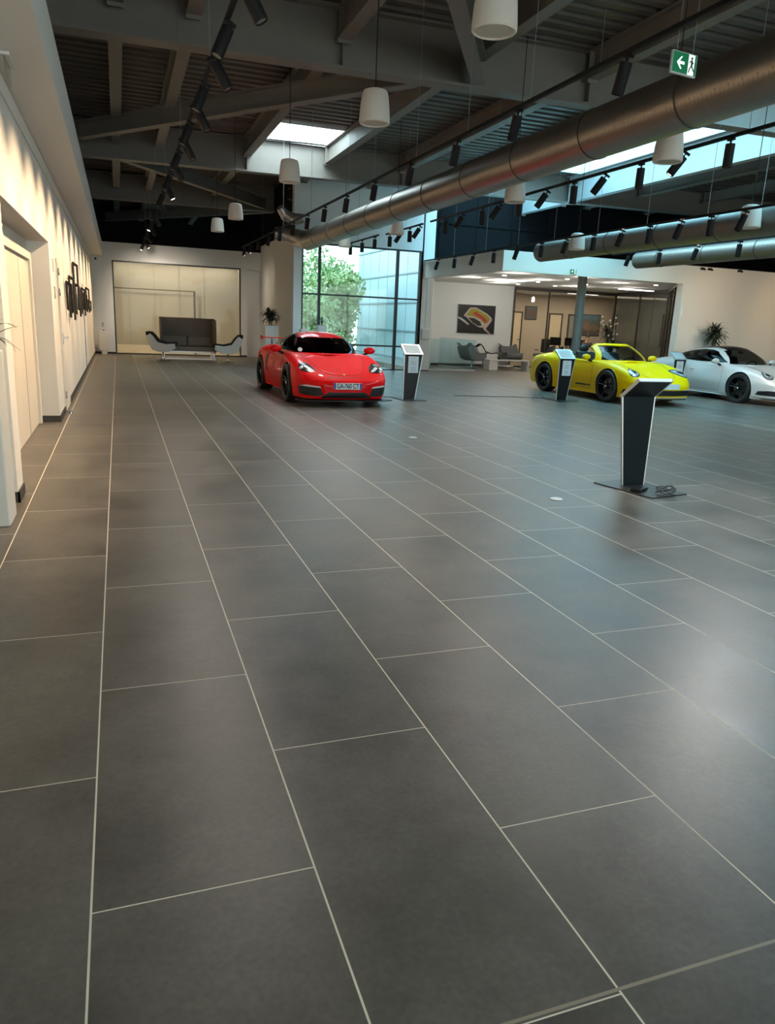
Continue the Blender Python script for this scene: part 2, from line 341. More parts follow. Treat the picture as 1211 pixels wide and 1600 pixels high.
for (a, b_, lb) in (((-.6, 18.6, 5.03), (4.45, 11.75, 5.03), 'diagonal brace crossing behind the nearest girder'), ((.1, 20.35, 5.03), (4.9, 26.9, 5.06), 'diagonal brace running back from the middle girder'),
                  ((5.3, 11.3, 5.05), (2.7, 7.0, 5.03), 'diagonal brace in front of the nearest girder, at the top of the picture'), ((-.3, 34.5, 5.05), (5.2, 27.4, 5.03), 'diagonal brace behind the furthest girder'),
                  ((7.2, 26.9, 5.06), (5.2, 24.2, 5.06), 'short diagonal brace beside the end of the round duct')):
    g = MB(); ibeam(g, a, b_, .34, .20); o = g.build('diagonal_brace', STEEL); tag(o, 'grey steel ' + lb, 'brace', kind='structure')
# dark bulkhead above the back wall
struct('trim_3', box(-.42, 5.05, 28.52, 28.6, 3.775, 4.2), BLACKW)

# windows
def window(name, rx, rz, y, mull, trans, fr=.05, dep=.08, gl=GLS, glb=True):
    r = empty(name, ((rx[0]+rx[1])/2, y, rz[0])); tag(r, kind='structure'); ox = (rx[0]+rx[1])/2; M_ = Matrix.Translation((-ox, 0, -rz[0]))
    f = MB(); f.box(rx[0], rx[0]+fr, -dep/2, dep/2, *rz, M_); f.box(rx[1]-fr, rx[1], -dep/2, dep/2, *rz, M_)
    f.box(rx[0]+fr, rx[1]-fr, -dep/2, dep/2, rz[1]-fr, rz[1], M_); f.box(rx[0]+fr, rx[1]-fr, -dep/2, dep/2, rz[0], rz[0]+fr*.6, M_)
    f.build('window_frame', WINFR, r)
    for x, ww in mull: box(x-ww/2, x+ww/2, -dep/2-.02, dep/2, rz[0]+.02, rz[1]-.03).build('mullion', WINFR, r).location = (-ox, 0, -rz[0])
    for z in trans: box(rx[0]+fr, rx[1]-fr, -dep/2, dep/2, z-.025, z+.025).build('transom', WINFR, r).location = (-ox, 0, -rz[0])
    if glb: box(rx[0]+fr, rx[1]-fr, -.006, .006, rz[0]+.03, rz[1]-fr).build('pane', gl, r).location = (-ox, 0, -rz[0])
    return r
window('window_1', (5.3, 9.2), (0, 3.74), 23.0, [(5.86, .075), (8.39, .085)], [2.25, .76])
window('window_2', (-.12, 4.30), (.0, 3.18), 28.53, [], [], .045, gl=glass('display_glass', (.86, .84, .78), .02))
window('window_3', (.3, 17.7), (0, 4.2), -4.1, [(3.2, .08), (6.1, .08), (9, .08), (11.9, .08), (14.8, .08)], [2.6])  # unseen glazing behind the camera, added to let ambient light in
# display bay interior behind window_2
BEIGE = mat('beige_bay_panel', (.54, .53, .48), .8, noise=(3, .04, (6, 1, .3)))
struct('wall_bay', MB().box(-.3, 4.5, 29.6, 29.7, 0, 3.4).box(-.3, -.2, 28.8, 29.6, 0, 3.4).box(4.35, 4.45, 28.8, 29.6, 0, 3.4).box(-.3, 4.5, 28.8, 29.7, 3.3, 3.4), BEIGE)
struct('baseboard_bay', box(-.2, 4.35, 29.5, 29.58, 0, .30), mat('pale_plinth', (.85, .80, .72), .6))
struct('floor_bay', box(-.2, 4.35, 28.8, 29.6, 0, .02), mat('pale_bay_floor', (.8, .72, .6), .5))
f = MB(); f.box(-.2, 2.70, 29.2, 29.25, 2.27, 2.31); f.box(2.67, 2.74, 29.2, 29.25, 0, 2.31)
o = f.build('inner_door_frame', mat('bronze_frame', (.16, .13, .10), .5)); tag(o, 'thin dark bronze door frame inside the glazed bay behind the sofa', 'frame', kind='structure')
struct('panel_joints', MB().box(.42, .425, 29.585, 29.6, .02, 3.3).box(1.3, 1.305, 29.585, 29.6, .02, 3.3).box(2.2, 2.205, 29.585, 29.6, .02, 3.3).box(3.1, 3.105, 29.585, 29.6, .02, 3.3), mat('panel_shadow_gap', (.25, .21, .16), .8)).name = 'trim_4'
area('bay_ceiling_strip', (2.1, 29.2, 3.28), (4.2, .2), 26, (1, .90, .76))
area('bay_floor_strip', (2.1, 28.88, .06), (4.2, .08), 14, (1, .80, .55), (PI+.5, 0, 0))

# office partition
def partition(p0, p1, name, n):
    p0, p1 = Vector(p0), Vector(p1); L = (p1-p0).length; ang = math.atan2(p1.y-p0.y, p1.x-p0.x)
    r = empty(name, (p0.x, p0.y, 0), ang); tag(r, kind='structure')
    f = MB(); f.box(0, L, -.03, .03, 2.93, 3.05); f.box(0, L, -.03, .03, 0, .06); f.box(0, .06, -.03, .03, .06, 2.93); f.box(L-.05, L, -.03, .03, .06, 2.93)
    f.build('window_frame', mat('dark_bronze_frame', (.05, .04, .032), .5), r)
    for i in range(1, n): box(L*i/n-.02, L*i/n+.02, -.03, .03, .06, 2.93).build('mullion', MATS['dark_bronze_frame'], r)
    box(.06, L-.05, -.005, .005, .06, 2.93).build('pane', GLST, r)
partition((14.45, 26.3), (19.1, 26.3), 'window_4', 3)
partition((19.1, 26.3), (18.4, 22.3), 'window_5', 2)
partition((18.4, 22.3), (15.25, 18.05), 'window_6', 3)

# exterior: ground, neighbouring glass building, trees
tag(box(-40, 60, 24.5, 120, -3.3, -3.1).build('ground', mat('outdoor_asphalt', (.35, .38, .38), .9, noise=(2, .1))), kind='structure')
FAC = mat('pale_blue_cladding', (.40, .52, .57), .35, noise=(1.2, .06))
fb = empty('glass_building', (13, 32, -3)); tag(fb, 'pale blue neighbouring building with horizontal dark lines seen through the window', 'building')
box(0, 12, 0, 10, 0, 16).build('wall', FAC, fb)
for k in range(11): box(-.05, 0, 0, 10, .15+k*1.32, .22+k*1.32).build('cladding_rail', mat('grey_cladding_joint', (.22, .30, .34), .5), fb)
j = MB()
for k in range(7): j.box(-.01, 0, .8+k*1.4, .815+k*1.4, 0, 16)
j.build('panel_joint', MATS['grey_cladding_joint'], fb)
LEAFM = [mat('tree_leaf_light', (.42, .50, .22), .7, noise=(3, .25)), mat('tree_leaf_mid', (.28, .40, .16), .7, noise=(3, .25))]
def tree(loc, h, rad, label, n, seed, lm):
    rnd = random.Random(seed); r = empty('tree', loc); tag(r, label, 'tree', 'trees beyond the corner window')
    MB().tube([(0, 0, 0), (.1, 0, h*.4), (.0, .1, h*.8)], [.18, .13, .05], 8).build('trunk', mat('bark', (.12, .09, .06), .9), r, True)
    m_ = MB(); blobs = [(rnd.uniform(-.6, .6)*rad, rnd.uniform(-.6, .6)*rad, rnd.uniform(.25, .95)*h, rnd.uniform(.3, .55)*rad) for _ in range(16)]
    for _ in range(n):
        bx, by, bz, br = rnd.choice(blobs); d_ = Vector((rnd.gauss(0, 1), rnd.gauss(0, 1), rnd.gauss(0, 1))).normalized()
        c = Vector((bx, by, bz)) + d_*br*rnd.uniform(.75, 1.05); a = Vector((rnd.gauss(0, 1), rnd.gauss(0, 1), rnd.gauss(0, 1))).normalized(); b2 = a.cross(d_).normalized(); s_ = rnd.uniform(.10, .20)
        m_.add([c-a*s_, c+b2*s_*.5, c+a*s_, c-b2*s_*.5], [(0, 1, 2, 3)])
    m_.build('foliage', lm, r)
tree((8.2, 34.5, -3.1), 5.7, 2.4, 'bushy green tree nearest to the corner window', 5200, 1, LEAFM[0])
tree((10.2, 38.2, -3.1), 8.0, 1.7, 'tall thin-topped tree beside the pale blue building', 5200, 2, LEAFM[0])
tree((12.0, 46.5, -3.1), 8.2, 3.0, 'dense tree in front of the far end of the blue building', 5000, 3, LEAFM[1])
tree((9.2, 43.0, -3.1), 6.6, 2.6, 'broad low tree at the left edge of the window view', 5000, 4, LEAFM[1])
tree((6.9, 39.5, -3.1), 6.4, 2.0, 'rounded shrubby tree behind the roof of the red car', 4200, 5, LEAFM[0])

# ------------------------------------------------------------------ cars
def gsm(a, sig):
    k = int(3*sig)+1; g = np.exp(-.5*(np.arange(-k, k+1)/sig)**2); g /= g.sum()
    ap = np.concatenate([2*a[0]-a[1:k+1][::-1], a, 2*a[-1]-a[-k-1:-1][::-1]])
    return np.convolve(ap, g, 'valid')
def curve(xs, tab, sig=.05):
    t = np.array(tab, float); a = np.interp(xs, t[:, 0], t[:, 1]); return gsm(a, sig/(xs[1]-xs[0]))
def catmull(P, n):
    """P: (k, m, 2) control points per station -> (k, n, 2)"""
    k, m_, _ = P.shape; Q = np.concatenate([P[:, :1], P, P[:, -1:]], 1); u = np.linspace(0, m_-1, n); i = np.minimum(u.astype(int), m_-2); t = (u-i)[None, :, None]
    p0, p1, p2, p3 = Q[:, i], Q[:, i+1], Q[:, i+2], Q[:, i+3]
    return .5*(2*p1+(-p0+p2)*t+(2*p0-5*p1+4*p2-p3)*t*t+(-p0+3*p1-3*p2+p3)*t**3)
def mesh_np(name, V, Fs, m_, parent, smooth=40):
    used = np.zeros(len(V), bool)
    for q in Fs: used[list(q)] = True
    idx = -np.ones(len(V), int); idx[used] = np.arange(used.sum())
    mb = MB(); mb.v = [tuple(p) for p in V[used].tolist()]; mb.f = [tuple(int(idx[i]) for i in q) for q in Fs]
    return mb.build(name, m_, parent, smooth=smooth)

SHAPES = {
 '911': dict(fa=1.225, ra=-1.225, R=.345, arch=.385, x0=-2.28, x1=2.20,
   zc=[(-2.28, .66), (-2.2, .80), (-2.0, .90), (-1.6, .98), (-1.2, .97), (-.8, .92), (-.3, .86), (.3, .86), (.75, .875), (1.0, .83), (1.225, .775), (1.5, .70), (1.8, .615), (2.0, .55), (2.12, .50), (2.20, .44)],
   zf=[(-2.28, .60), (-2.2, .75), (-2.0, .85), (-1.6, .91), (-1.225, .92), (-.8, .89), (-.3, .86), (.3, .86), (.75, .87), (1.0, .865), (1.225, .85), (1.5, .80), (1.8, .705), (2.0, .60), (2.12, .52), (2.20, .44)],
   yw=[(-2.28, .70), (-2.2, .79), (-2.0, .87), (-1.6, .92), (-1.225, .925), (-.8, .90), (-.3, .87), (.3, .862), (.75, .872), (1.0, .90), (1.225, .91), (1.5, .895), (1.8, .85), (2.0, .79), (2.12, .72), (2.20, .64)],
   cr=[(-2.28, .10), (-2, .2), (-1.2, .24), (-.6, .14), (.4, .12), (.8, .17), (1.225, .22), (1.8, .22), (2.2, .12)],
   dome=dict(x0=-1.95, x1=.94, zt=[(-1.95, .90), (-1.7, .985), (-1.4, 1.075), (-1.1, 1.155), (-.7, 1.24), (-.35, 1.285), (-.05, 1.297), (.2, 1.275), (.4, 1.19), (.6, 1.075), (.8, .945), (.94, .86)],
     yb=[(-1.95, .40), (-1.7, .56), (-1.4, .66), (-1.0, .72), (-.6, .745), (0, .75), (.3, .74), (.5, .71), (.65, .63), (.8, .47), (.9, .27), (.94, .10)], zb=.845),
   side=[(.60, .905), (.16, 1.185), (-.05, 1.225), (-.35, 1.235), (-.75, 1.19), (-1.1, 1.09), (-1.38, .985), (-1.30, .95), (-.9, .925), (-.3, .90)],
   rear=(-1.65, -.85, .44)),
 '718': dict(fa=1.242, ra=-1.242, R=.340, arch=.378, x0=-2.14, x1=2.20,
   zc=[(-2.14, .70), (-2.05, .84), (-1.8, .93), (-1.4, .95), (-1.0, .95), (-.6, .92), (-.2, .86), (.4, .86), (.82, .875), (1.05, .82), (1.242, .77), (1.5, .70), (1.8, .62), (2.0, .56), (2.12, .51), (2.20, .46)],
   zf=[(-2.14, .62), (-2.05, .77), (-1.8, .88), (-1.4, .93), (-1.242, .935), (-.8, .90), (-.3, .86), (.4, .865), (.8, .875), (1.0, .87), (1.242, .845), (1.5, .785), (1.8, .69), (2.0, .60), (2.12, .53), (2.20, .46)],
   yw=[(-2.14, .72), (-2.05, .80), (-1.8, .88), (-1.4, .91), (-1.2, .915), (-.8, .895), (-.3, .86), (.4, .86), (.8, .875), (1.0, .895), (1.242, .90), (1.5, .89), (1.8, .86), (2.0, .82), (2.12, .77), (2.20, .70)],
   cr=[(-2.14, .10), (-1.9, .2), (-1.2, .24), (-.7, .15), (.4, .12), (.8, .16), (1.242, .21), (1.8, .20), (2.2, .10)],
   dome=dict(x0=-1.75, x1=1.00, zt=[(-1.75, .90), (-1.5, .975), (-1.2, 1.055), (-.9, 1.135), (-.5, 1.22), (-.2, 1.255), (.05, 1.268), (.3, 1.235), (.5, 1.145), (.7, 1.03), (.87, .925), (1.0, .86)],
     yb=[(-1.75, .36), (-1.5, .54), (-1.2, .66), (-.8, .72), (-.4, .735), (.1, .735), (.4, .725), (.55, .69), (.7, .61), (.85, .45), (.95, .26), (1.0, .10)], zb=.845),
   side=[(.70, .905), (.28, 1.155), (.05, 1.195), (-.25, 1.20), (-.6, 1.15), (-.9, 1.07), (-1.1, .98), (-1.02, .945), (-.5, .91)],
   rear=(-1.45, -.75, .42)),
}
def inpoly(px, py, poly):
    r = np.zeros(px.shape, bool); n = len(poly); j = n-1
    for i in range(n):
        xi, yi = poly[i]; xj, yj = poly[j]
        c = ((yi > py) != (yj > py)) & (px < (xj-xi)*(py-yi)/(yj-yi+1e-12)+xi); r ^= c; j = i
    return r

def car(name, loc, rz, shape, paint, label, open_top=False, black_roof=False, glassm=None, plate=None, scr=None):
    K = SHAPES[shape]; R0 = empty(name, loc, rz); tag(R0, label, 'car', None)
    gm = glassm or GLSC
    xs = np.arange(K['x0'], K['x1']+1e-6, .015); n = len(xs)
    zc, zf, yw, cr = (curve(xs, K[k]) for k in ('zc', 'zf', 'yw', 'cr'))
    zbt = curve(xs, [(K['x0'], .26), (K['x0']+.3, .18), (-1, .14), (1, .13), (K['x1'], .14)])
    zwid = .46+.0*xs; zwid = np.minimum(zwid, zf-.06); tuck = curve(xs, [(K['x0'], .03), (-.9, .02), (-.5, .055), (.4, .055), (.8, .02), (K['x1'], .02)])
    yf = yw-cr
    P = np.stack([np.stack(a, -1) for a in (
        (0*xs, zbt), (yw-.14, zbt), (yw-.03-tuck, zbt+.03), (yw-tuck*.9, zbt+.14), (yw, zwid), (yw-.018, zwid+(zf-zwid)*.45), (yw-.065, zwid+(zf-zwid)*.82),
        (yf+.02, zf-.004), (yf*.72, zf*.55+zc*.45+.002), (yf*.38, zc*.85+zf*.15+.002), (0*xs, zc))], 1)
    Q = catmull(P, 90); half = Q.shape[1]
    ring = np.concatenate([Q, Q[:, ::-1][:, 1:-1]*np.array([-1, 1])], 1); m_ = ring.shape[1]
    V = np.zeros((n, m_, 3)); V[:, :, 0] = xs[:, None]; V[:, :, 1] = ring[:, :, 0]; V[:, :, 2] = ring[:, :, 1]
    bow = lambda y, k: k*np.abs(y)**2.2
    Vs = [V[i] for i in range(n)]
    # nose and tail caps bulging outward
    def cap(end, s_, bul):
        c = np.array([end[:, 0].mean(), 0, (end[:, 2].max()+end[:, 2].min())/2]); out = []
        for k in (.04, .1, .2, .35, .55, .8, .97):
            q = c+(end-c)*(1-k); q[:, 0] = end[:, 0]+s_*bul*(1-(1-k)**3); out.append(q)
        return out
    full = cap(V[0], -1, .045)[::-1]+Vs+cap(V[-1], 1, .05)
    V = np.stack(full); N = len(V); V = V.reshape(-1, 3)
    # plan bow of the ends so that bumpers wrap round
    xx, yy = V[:, 0].copy(), V[:, 1]
    V[:, 0] -= np.clip((xx-1.55)/.65, 0, 1)**2*.10*np.abs(yy/.7)**2.2*1.0
    V[:, 0] += np.clip((-1.6-xx)/.6, 0, 1)**2*.10*np.abs(yy/.7)**2.2
    ins = np.zeros(len(V), bool)
    for ax in (K['fa'], K['ra']):
        dx, dz = V[:, 0]-ax, V[:, 2]-K['R']; d_ = np.hypot(dx, dz); q = (d_ < K['arch']) & (np.abs(V[:, 1]) > .56); ins |= q
        s_ = K['arch']/np.maximum(d_, 1e-4); snap = q & (d_ > K['arch']-.05)
        V[snap, 0] = ax+dx[snap]*s_[snap]; V[snap, 2] = K['R']+dz[snap]*s_[snap]
    fx, fy, fz = V[:, 0], np.abs(V[:, 1]), V[:, 2]
    cockx = (-1.0, .80) if not open_top else (-.72, .74)
    cock = (fz > .78) & (((fx-(cockx[0]+cockx[1])/2)/((cockx[1]-cockx[0])/2))**4+(fy/.62)**4 < 1)
    F_ = []
    snapset = ins
    for i in range(N-1):
        for k in range(m_):
            q = (i*m_+k, i*m_+(k+1) % m_, (i+1)*m_+(k+1) % m_, (i+1)*m_+k)
            if all(ins[a] for a in q) or all(cock[a] for a in q): continue
            F_.append(q)
    # split off black lower bumper band / sill
    body = mesh_np('body_shell', V, F_, paint, R0)
    dg = bpy.context.evaluated_depsgraph_get
    bm = bmesh.new(); bm.from_mesh(body.data); bvh = BVHTree.FromBMesh(bm); bm.free()
    def patch(name, poly, C, D, U, m__, off=.006, bulge=0, res=.02, parent=None, bv=bvh, thick=.006, closed=True):
        """a trim piece laid on the body: polygon (u, v) around C, seen along -D, U = up"""
        C, D, U = Vector(C), Vector(D).normalized(), Vector(U); A = U.cross(D).normalized(); U = D.cross(A)
        pts = []; npl = len(poly)
        for i in range(npl):
            a, b_ = Vector(poly[i]), Vector(poly[(i+1) % npl]); k = max(1, int((b_-a).length/res)); pts += [a.lerp(b_, t/k) for t in range(k)]
        nb = len(pts); e = [(i, (i+1) % nb) for i in range(nb)]
        us, vs = [p.x for p in pts], [p.y for p in pts]; gx, gy = np.meshgrid(np.arange(min(us)+res/2, max(us), res), np.arange(min(vs)+res/2, max(vs), res))
        msk = inpoly(gx, gy, [(p.x, p.y) for p in pts]); pts += [Vector((x, y)) for x, y in zip(gx[msk], gy[msk])]
        vv, _, ff, *_r = delaunay_2d_cdt(pts, e, [], 1, 1e-5)
        cu, cv = sum(us)/nb, sum(vs)/nb; ru, rv = (max(us)-min(us))/2, (max(vs)-min(vs))/2; W_ = []
        for p in vv:
            o = C+A*p.x+U*p.y+D*1.5; h = bv.ray_cast(o, -D, 3)
            q = h[0] if h[0] is not None else bv.find_nearest(C+A*p.x+U*p.y)[0]
            W_.append(q+D*(off+bulge*max(0, 1-((p.x-cu)/ru)**2-((p.y-cv)/rv)**2)))
        mb = MB(); mb.v = [tuple(q) for q in W_]; mb.f = [tuple(t) for t in ff]
        k0 = len(mb.v)
        if thick:
            mb.v += [tuple(Vector(q)-D*(off+thick)) for q in W_]; mb.f += [tuple(a+k0 for a in t[::-1]) for t in ff]
            cnt = {}
            for t in ff:
                for a in range(len(t)): cnt[tuple(sorted((t[a], t[(a+1) % len(t)])))] = cnt.get(tuple(sorted((t[a], t[(a+1) % len(t)]))), 0)+1
            mb.f += [(a, b_, b_+k0, a+k0) for (a, b_), c in cnt.items() if c == 1]
        return mb.build(name, m__, parent or R0, smooth=35)
    def oval(ru, rv, n=28, p=2.0, rot=0):
        o = []
        for i in range(n):
            t = 2*PI*i/n; c, s_ = math.cos(t), math.sin(t); x = ru*math.copysign(abs(c)**(2/p), c); y = rv*math.copysign(abs(s_)**(2/p), s_)
            o.append((x*math.cos(rot)-y*math.sin(rot), x*math.sin(rot)+y*math.cos(rot)))
        return o
    # greenhouse
    Dm = K['dome']; xs2 = np.arange(Dm['x0'], Dm['x1']+1e-6, .012); zt = curve(xs2, Dm['zt'], .04); yb = curve(xs2, Dm['yb'], .04); zb_ = Dm['zb']
    tt = np.linspace(-PI/2, PI/2, 141); c, s_ = np.cos(tt), np.sin(tt)
    yy = np.sign(s_)*np.abs(s_)**(2/2.7); zz = np.abs(c)**(2/1.75)
    G = np.zeros((len(xs2), len(tt), 3)); G[:, :, 0] = xs2[:, None]; G[:, :, 1] = yb[:, None]*yy[None]; G[:, :, 2] = zb_+(zt-zb_)[:, None]*zz[None]
    g3 = G.reshape(-1, 3); k = len(tt); fc = []
    I, J = np.meshgrid(np.arange(len(xs2)-1), np.arange(k-1), indexing='ij'); I, J = I.ravel(), J.ravel()
    quads = np.stack([I*k+J, I*k+J+1, (I+1)*k+J+1, (I+1)*k+J], 1); cen = g3[quads].mean(1); cx, cy, cz = cen[:, 0], np.abs(cen[:, 1]), cen[:, 2]
    xpk = .16 if shape == '911' else .26; ztop = 1.185 if shape == '911' else 1.145
    ws_poly = [(-.63, .880), (.63, .880), (.475, ztop), (.30, ztop+.015), (-.30, ztop+.015), (-.475, ztop)]
    frontal = cx > xpk-.05+.0*cy
    ws = inpoly(cen[:, 1], cz, ws_poly) & (cx > xpk) & (cy < .665)
    side = inpoly(cx, cz, K['side'] if not black_roof else [(a_, .905+(b_-.905)*.90) for a_, b_ in K['side']]) & (cy > .42) & ~ws
    rear = (cx > K['rear'][0]) & (cx < K['rear'][1]) & (cy < K['rear'][2]*(1+.0*cx)) & (cy < K['rear'][2]+.18*(cx-K['rear'][0]-.4)) 
    sh = K['side']; cs = (np.mean([p[0] for p in sh]), np.mean([p[1] for p in sh])); bigger = [(cs[0]+(p[0]-cs[0])*1.05, cs[1]+(p[1]-cs[1])*1.10) for p in sh]
    trim = inpoly(cx, cz, bigger) & (cy > .42) & ~side & ~ws & (not black_roof)
    if open_top:
        # windscreen with its painted surround only
        big = [(-.72, .85), (.72, .85), (.535, ztop+.03), (.30, ztop+.05), (-.30, ztop+.05), (-.535, ztop+.03)]
        fr_ = inpoly(cen[:, 1], cz, big) & (cx > xpk-.03) & ~ws
        mesh_np('windscreen', g3, quads[ws].tolist(), GLSC, R0)
        o = mesh_np('windscreen_frame', g3, quads[fr_].tolist(), paint, R0); b_ = o.modifiers.new('solid', 'SOLIDIFY'); b_.thickness = .03; b_.offset = 0
    else:
        roof = ~(ws | side | rear | trim); blk = roof & (cz > zb_+(np.interp(cx, xs2, zt)-zb_)*.86) & (cx > -1.35) & (cx < .42) & (cy < .41) if black_roof else np.zeros(len(roof), bool)
        mesh_np('roof', g3, quads[roof & ~blk].tolist(), paint, R0)
        if black_roof: o = mesh_np('glass_roof', g3, quads[blk].tolist(), BLKS, R0); o['label'] = 'black glass roof panel'
        mesh_np('windscreen', g3, quads[ws].tolist(), gm if not black_roof else glass('pale_car_glass', (.72, .74, .72), .05), R0)
        mesh_np('side_window', g3, quads[side & (cen[:, 1] > 0)].tolist(), gm if not black_roof else GLSD, R0); mesh_np('side_window', g3, quads[side & (cen[:, 1] < 0)].tolist(), gm if not black_roof else GLSD, R0)
        mesh_np('rear_window', g3, quads[rear].tolist(), gm, R0)
        mesh_np('window_trim', g3, quads[trim].tolist(), BLKS, R0)
    # interior
    tub = MB(); tub.box(-1.25, .8, -.60, .60, .28, .32); tub.box(-1.25, .8, .58, .62, .32, .83); tub.box(-1.25, .8, -.62, -.58, .32, .83)
    tub.box(.50, .84, -.60, .60, .32, .86); tub.box(-1.7 if not open_top else -1.2, -.78, -.52, .52, .5, .84); tub.box(-.5, .5, -.12, .12, .32, .62)
    tub.build('cabin_interior', mat('dark_cabin_trim', (.02, .02, .022), .6), R0, bevel=.02)
    sm = mat('black_leather', (.018, .018, .02), .5)
    for y in (.36, -.36):
        s1 = MB(); s1.prism([(.30, .42), (.30, .54), (-.12, .52), (-.32, 1.02), (-.42, 1.04), (-.30, .46)], (y-.24, y+.24)); s1.ell((-.42, y, 1.10), (.05, .14, .09), 12, 8)
        s1.build('seat', sm, R0, smooth=40, bevel=.03)
    cxw = Vector((.34, .36, .80)); dw = Vector((.42, 0, -.25)).normalized(); a1 = Vector((0, 1, 0)); b1 = dw.cross(a1)
    sw = MB(); sw.tube([cxw+(a1*math.cos(t)+b1*math.sin(t))*.18 for t in np.linspace(0, 2*PI, 25)], .016, 8, False)
    sw.tube([cxw-a1*.17, cxw+dw*.03, cxw+a1*.17], .014, 6); sw.build('steering_wheel', BLKS, R0, True)
    mr = MB(); mr.ell((.33 if shape == '911' else .42, 0, 1.155), (.02, .10, .032), 12, 8); mr.build('rear_mirror', BLKS, R0, True)
    # door mirrors
    mx_ = .50 if shape == '911' else .58
    for sy in (1, -1):
        q = MB(); q.ell((mx_, sy*.945, .935), (.055, .115, .068), 18, 12, Matrix.Rotation(sy*-.15, 3, 'Z')); o = q.build('door_mirror', paint, R0, True)
        MB().tube([(mx_+.01, sy*.80, .845), (mx_, sy*.90, .885)], [.03, .022], 8).build('mirror_stalk', BLKS, o, True)
        MB().ell((mx_-.045, sy*.945, .935), (.02, .10, .055), 14, 10).build('mirror_glass', CHROME, o, True)
    # wheels, arches
    tyre_prof = [(.265, -.125), (.325, -.13), (.338, -.115), (K['R'], -.08), (K['R'], .08), (.338, .115), (.325, .13), (.265, .125)]
    rimm = mat('black_alloy', (.02, .02, .022), .3, .6); cal = mat('brake_caliper_'+('yellow' if shape == '718' else 'black'), (.6, .45, 0) if False else (.03, .03, .03), .4)
    for ax in (K['fa'], K['ra']):
        for sy in (1, -1):
            yo = sy*(.785 if ax > 0 else .795)
            wh = empty('wheel', (ax, yo, K['R'])); wh.parent = R0
            MB().lathe(tyre_prof, 44, (0, 0, 0), (0, 1, 0), True).build('tyre', RUBBER, wh, smooth=45)
            rm = MB(); rm.lathe([(.262, -.12), (.268, -.12), (.268, .122), (.258, .122), (.250, .09), (.250, -.11)], 44, (0, 0, 0), (0, 1, 0), True)
            ys = sy*.085
            for i in range(5):
                for dd in (-.17, .17):
                    t = 2*PI*i/5+dd+.3; t0 = 2*PI*i/5+dd*.55+.3
                    a_, b_ = Vector((math.cos(t0)*.05, ys*.75, math.sin(t0)*.05)), Vector((math.cos(t)*.255, ys*1.15, math.sin(t)*.255))
                    rm.tube([a_, (a_+b_)/2+Vector((0, sy*-.006, 0)), b_], [.019, .014, .013], 6)
            rm.lathe([(0, ys+sy*.02), (.05, ys+sy*.015), (.062, ys-sy*.02), (.062, ys-sy*.06), (0, ys-sy*.06)], 20, (0, 0, 0), (0, 1, 0))
            rm.build('rim', rimm, wh, smooth=40)
            MB().lathe([(0, ys+sy*.03), (.026, ys+sy*.026), (.028, ys+sy*.01)], 16, (0, 0, 0), (0, 1, 0)).build('hub_cap', CHROME, wh, True)
            MB().lathe([(.07, sy*.0), (.175, sy*.0), (.175, sy*.025), (.07, sy*.025)], 32, (0, 0, 0), (0, 1, 0), True).build('brake_disc', mat('brake_disc_steel', (.32, .31, .30), .35, .9), wh, smooth=30)
            cl = MB(); cl.box(.09, .20, sy*.03, sy*.06, -.07, .09); cl.build('brake_caliper', cal, wh, bevel=.01)
    for ax in (K['fa'], K['ra']):
        for sy in (1, -1):
            arc = [(ax+math.cos(t)*(K['arch']+.004), K['R']+math.sin(t)*(K['arch']+.004)) for t in np.linspace(-.35, PI+.35, 30)]
            lin = MB(); base = 0; lin.v += [(a_, sy*.56, b_) for a_, b_ in arc]+[(a_, sy*.868, b_) for a_, b_ in arc]; nn = len(arc)
            lin.f += [(base+i, base+i+1, base+nn+i+1, base+nn+i) for i in range(nn-1)]+[tuple(base+i for i in range(nn))]
            lin.build('wheel_arch_liner', BLKS, R0, smooth=30)
    # lights, intakes, plate
    FX = (1, 0, 0); UZ = (0, 0, 1)
    lens = mat('headlight_lens', (.42, .44, .46), .12, .3, coat=1); bez = mat('headlight_black', (.02, .02, .02), .25)
    lampw = mat('headlight_reflector', (.9, .92, .95), .15, .2)
    for sy in (1, -1):
        if shape == '911':
            C = (1.80, sy*.635, .70); D = (.72, sy*.42, .50); U = (-.4, 0, 1)
            a_ = patch('headlight', oval(.122, .168, 30, 2.2), C, D, U, bez, .004, .012)
            patch('headlight_lens', oval(.106, .150, 30, 2.2), C, D, U, lens, .010, .014, parent=a_)
            patch('light_module', oval(.050, .062, 22), C, D, U, bez, .022, .010, parent=a_, res=.015)
            for du, dv in ((-.055, .07), (.055, .07), (-.055, -.07), (.055, -.07)):
                patch('light_point', [(x+du, y+dv) for x, y in oval(.016, .016, 12)], C, D, U, lampw, .026, .004, parent=a_, res=.01)
        else:
            C = (1.80, sy*.66, .69); D = (.75, sy*.40, .52); U = (-.4, 0, 1)
            pl = [(sy*x, y) for x, y in ((-.175, -.15), (-.17, -.09), (-.06, .06), (.03, .14), (.10, .15), (.135, .08), (.13, -.03), (.07, -.12), (-.05, -.175))]
            a_ = patch('headlight', pl, C, D, U, bez, .004, .012)
            patch('light_streak', [(sy*x, y) for x, y in ((-.155, -.135), (-.145, -.11), (.02, .035), (.045, .01), (.0, -.05), (-.10, -.13))], C, D, U, lampw, .012, .012, parent=a_, res=.015)
            patch('light_module', [(x+sy*.055, y+.065) for x, y in oval(.045, .048, 20)], C, D, U, lens, .014, .010, parent=a_, res=.015)
            patch('headlight_lens', [(x+sy*.075, y-.045) for x, y in oval(.040, .035, 20)], C, D, U, lampw, .014, .006, parent=a_, res=.015)
    DK = mat('intake_black', (.006, .006, .006), .55)
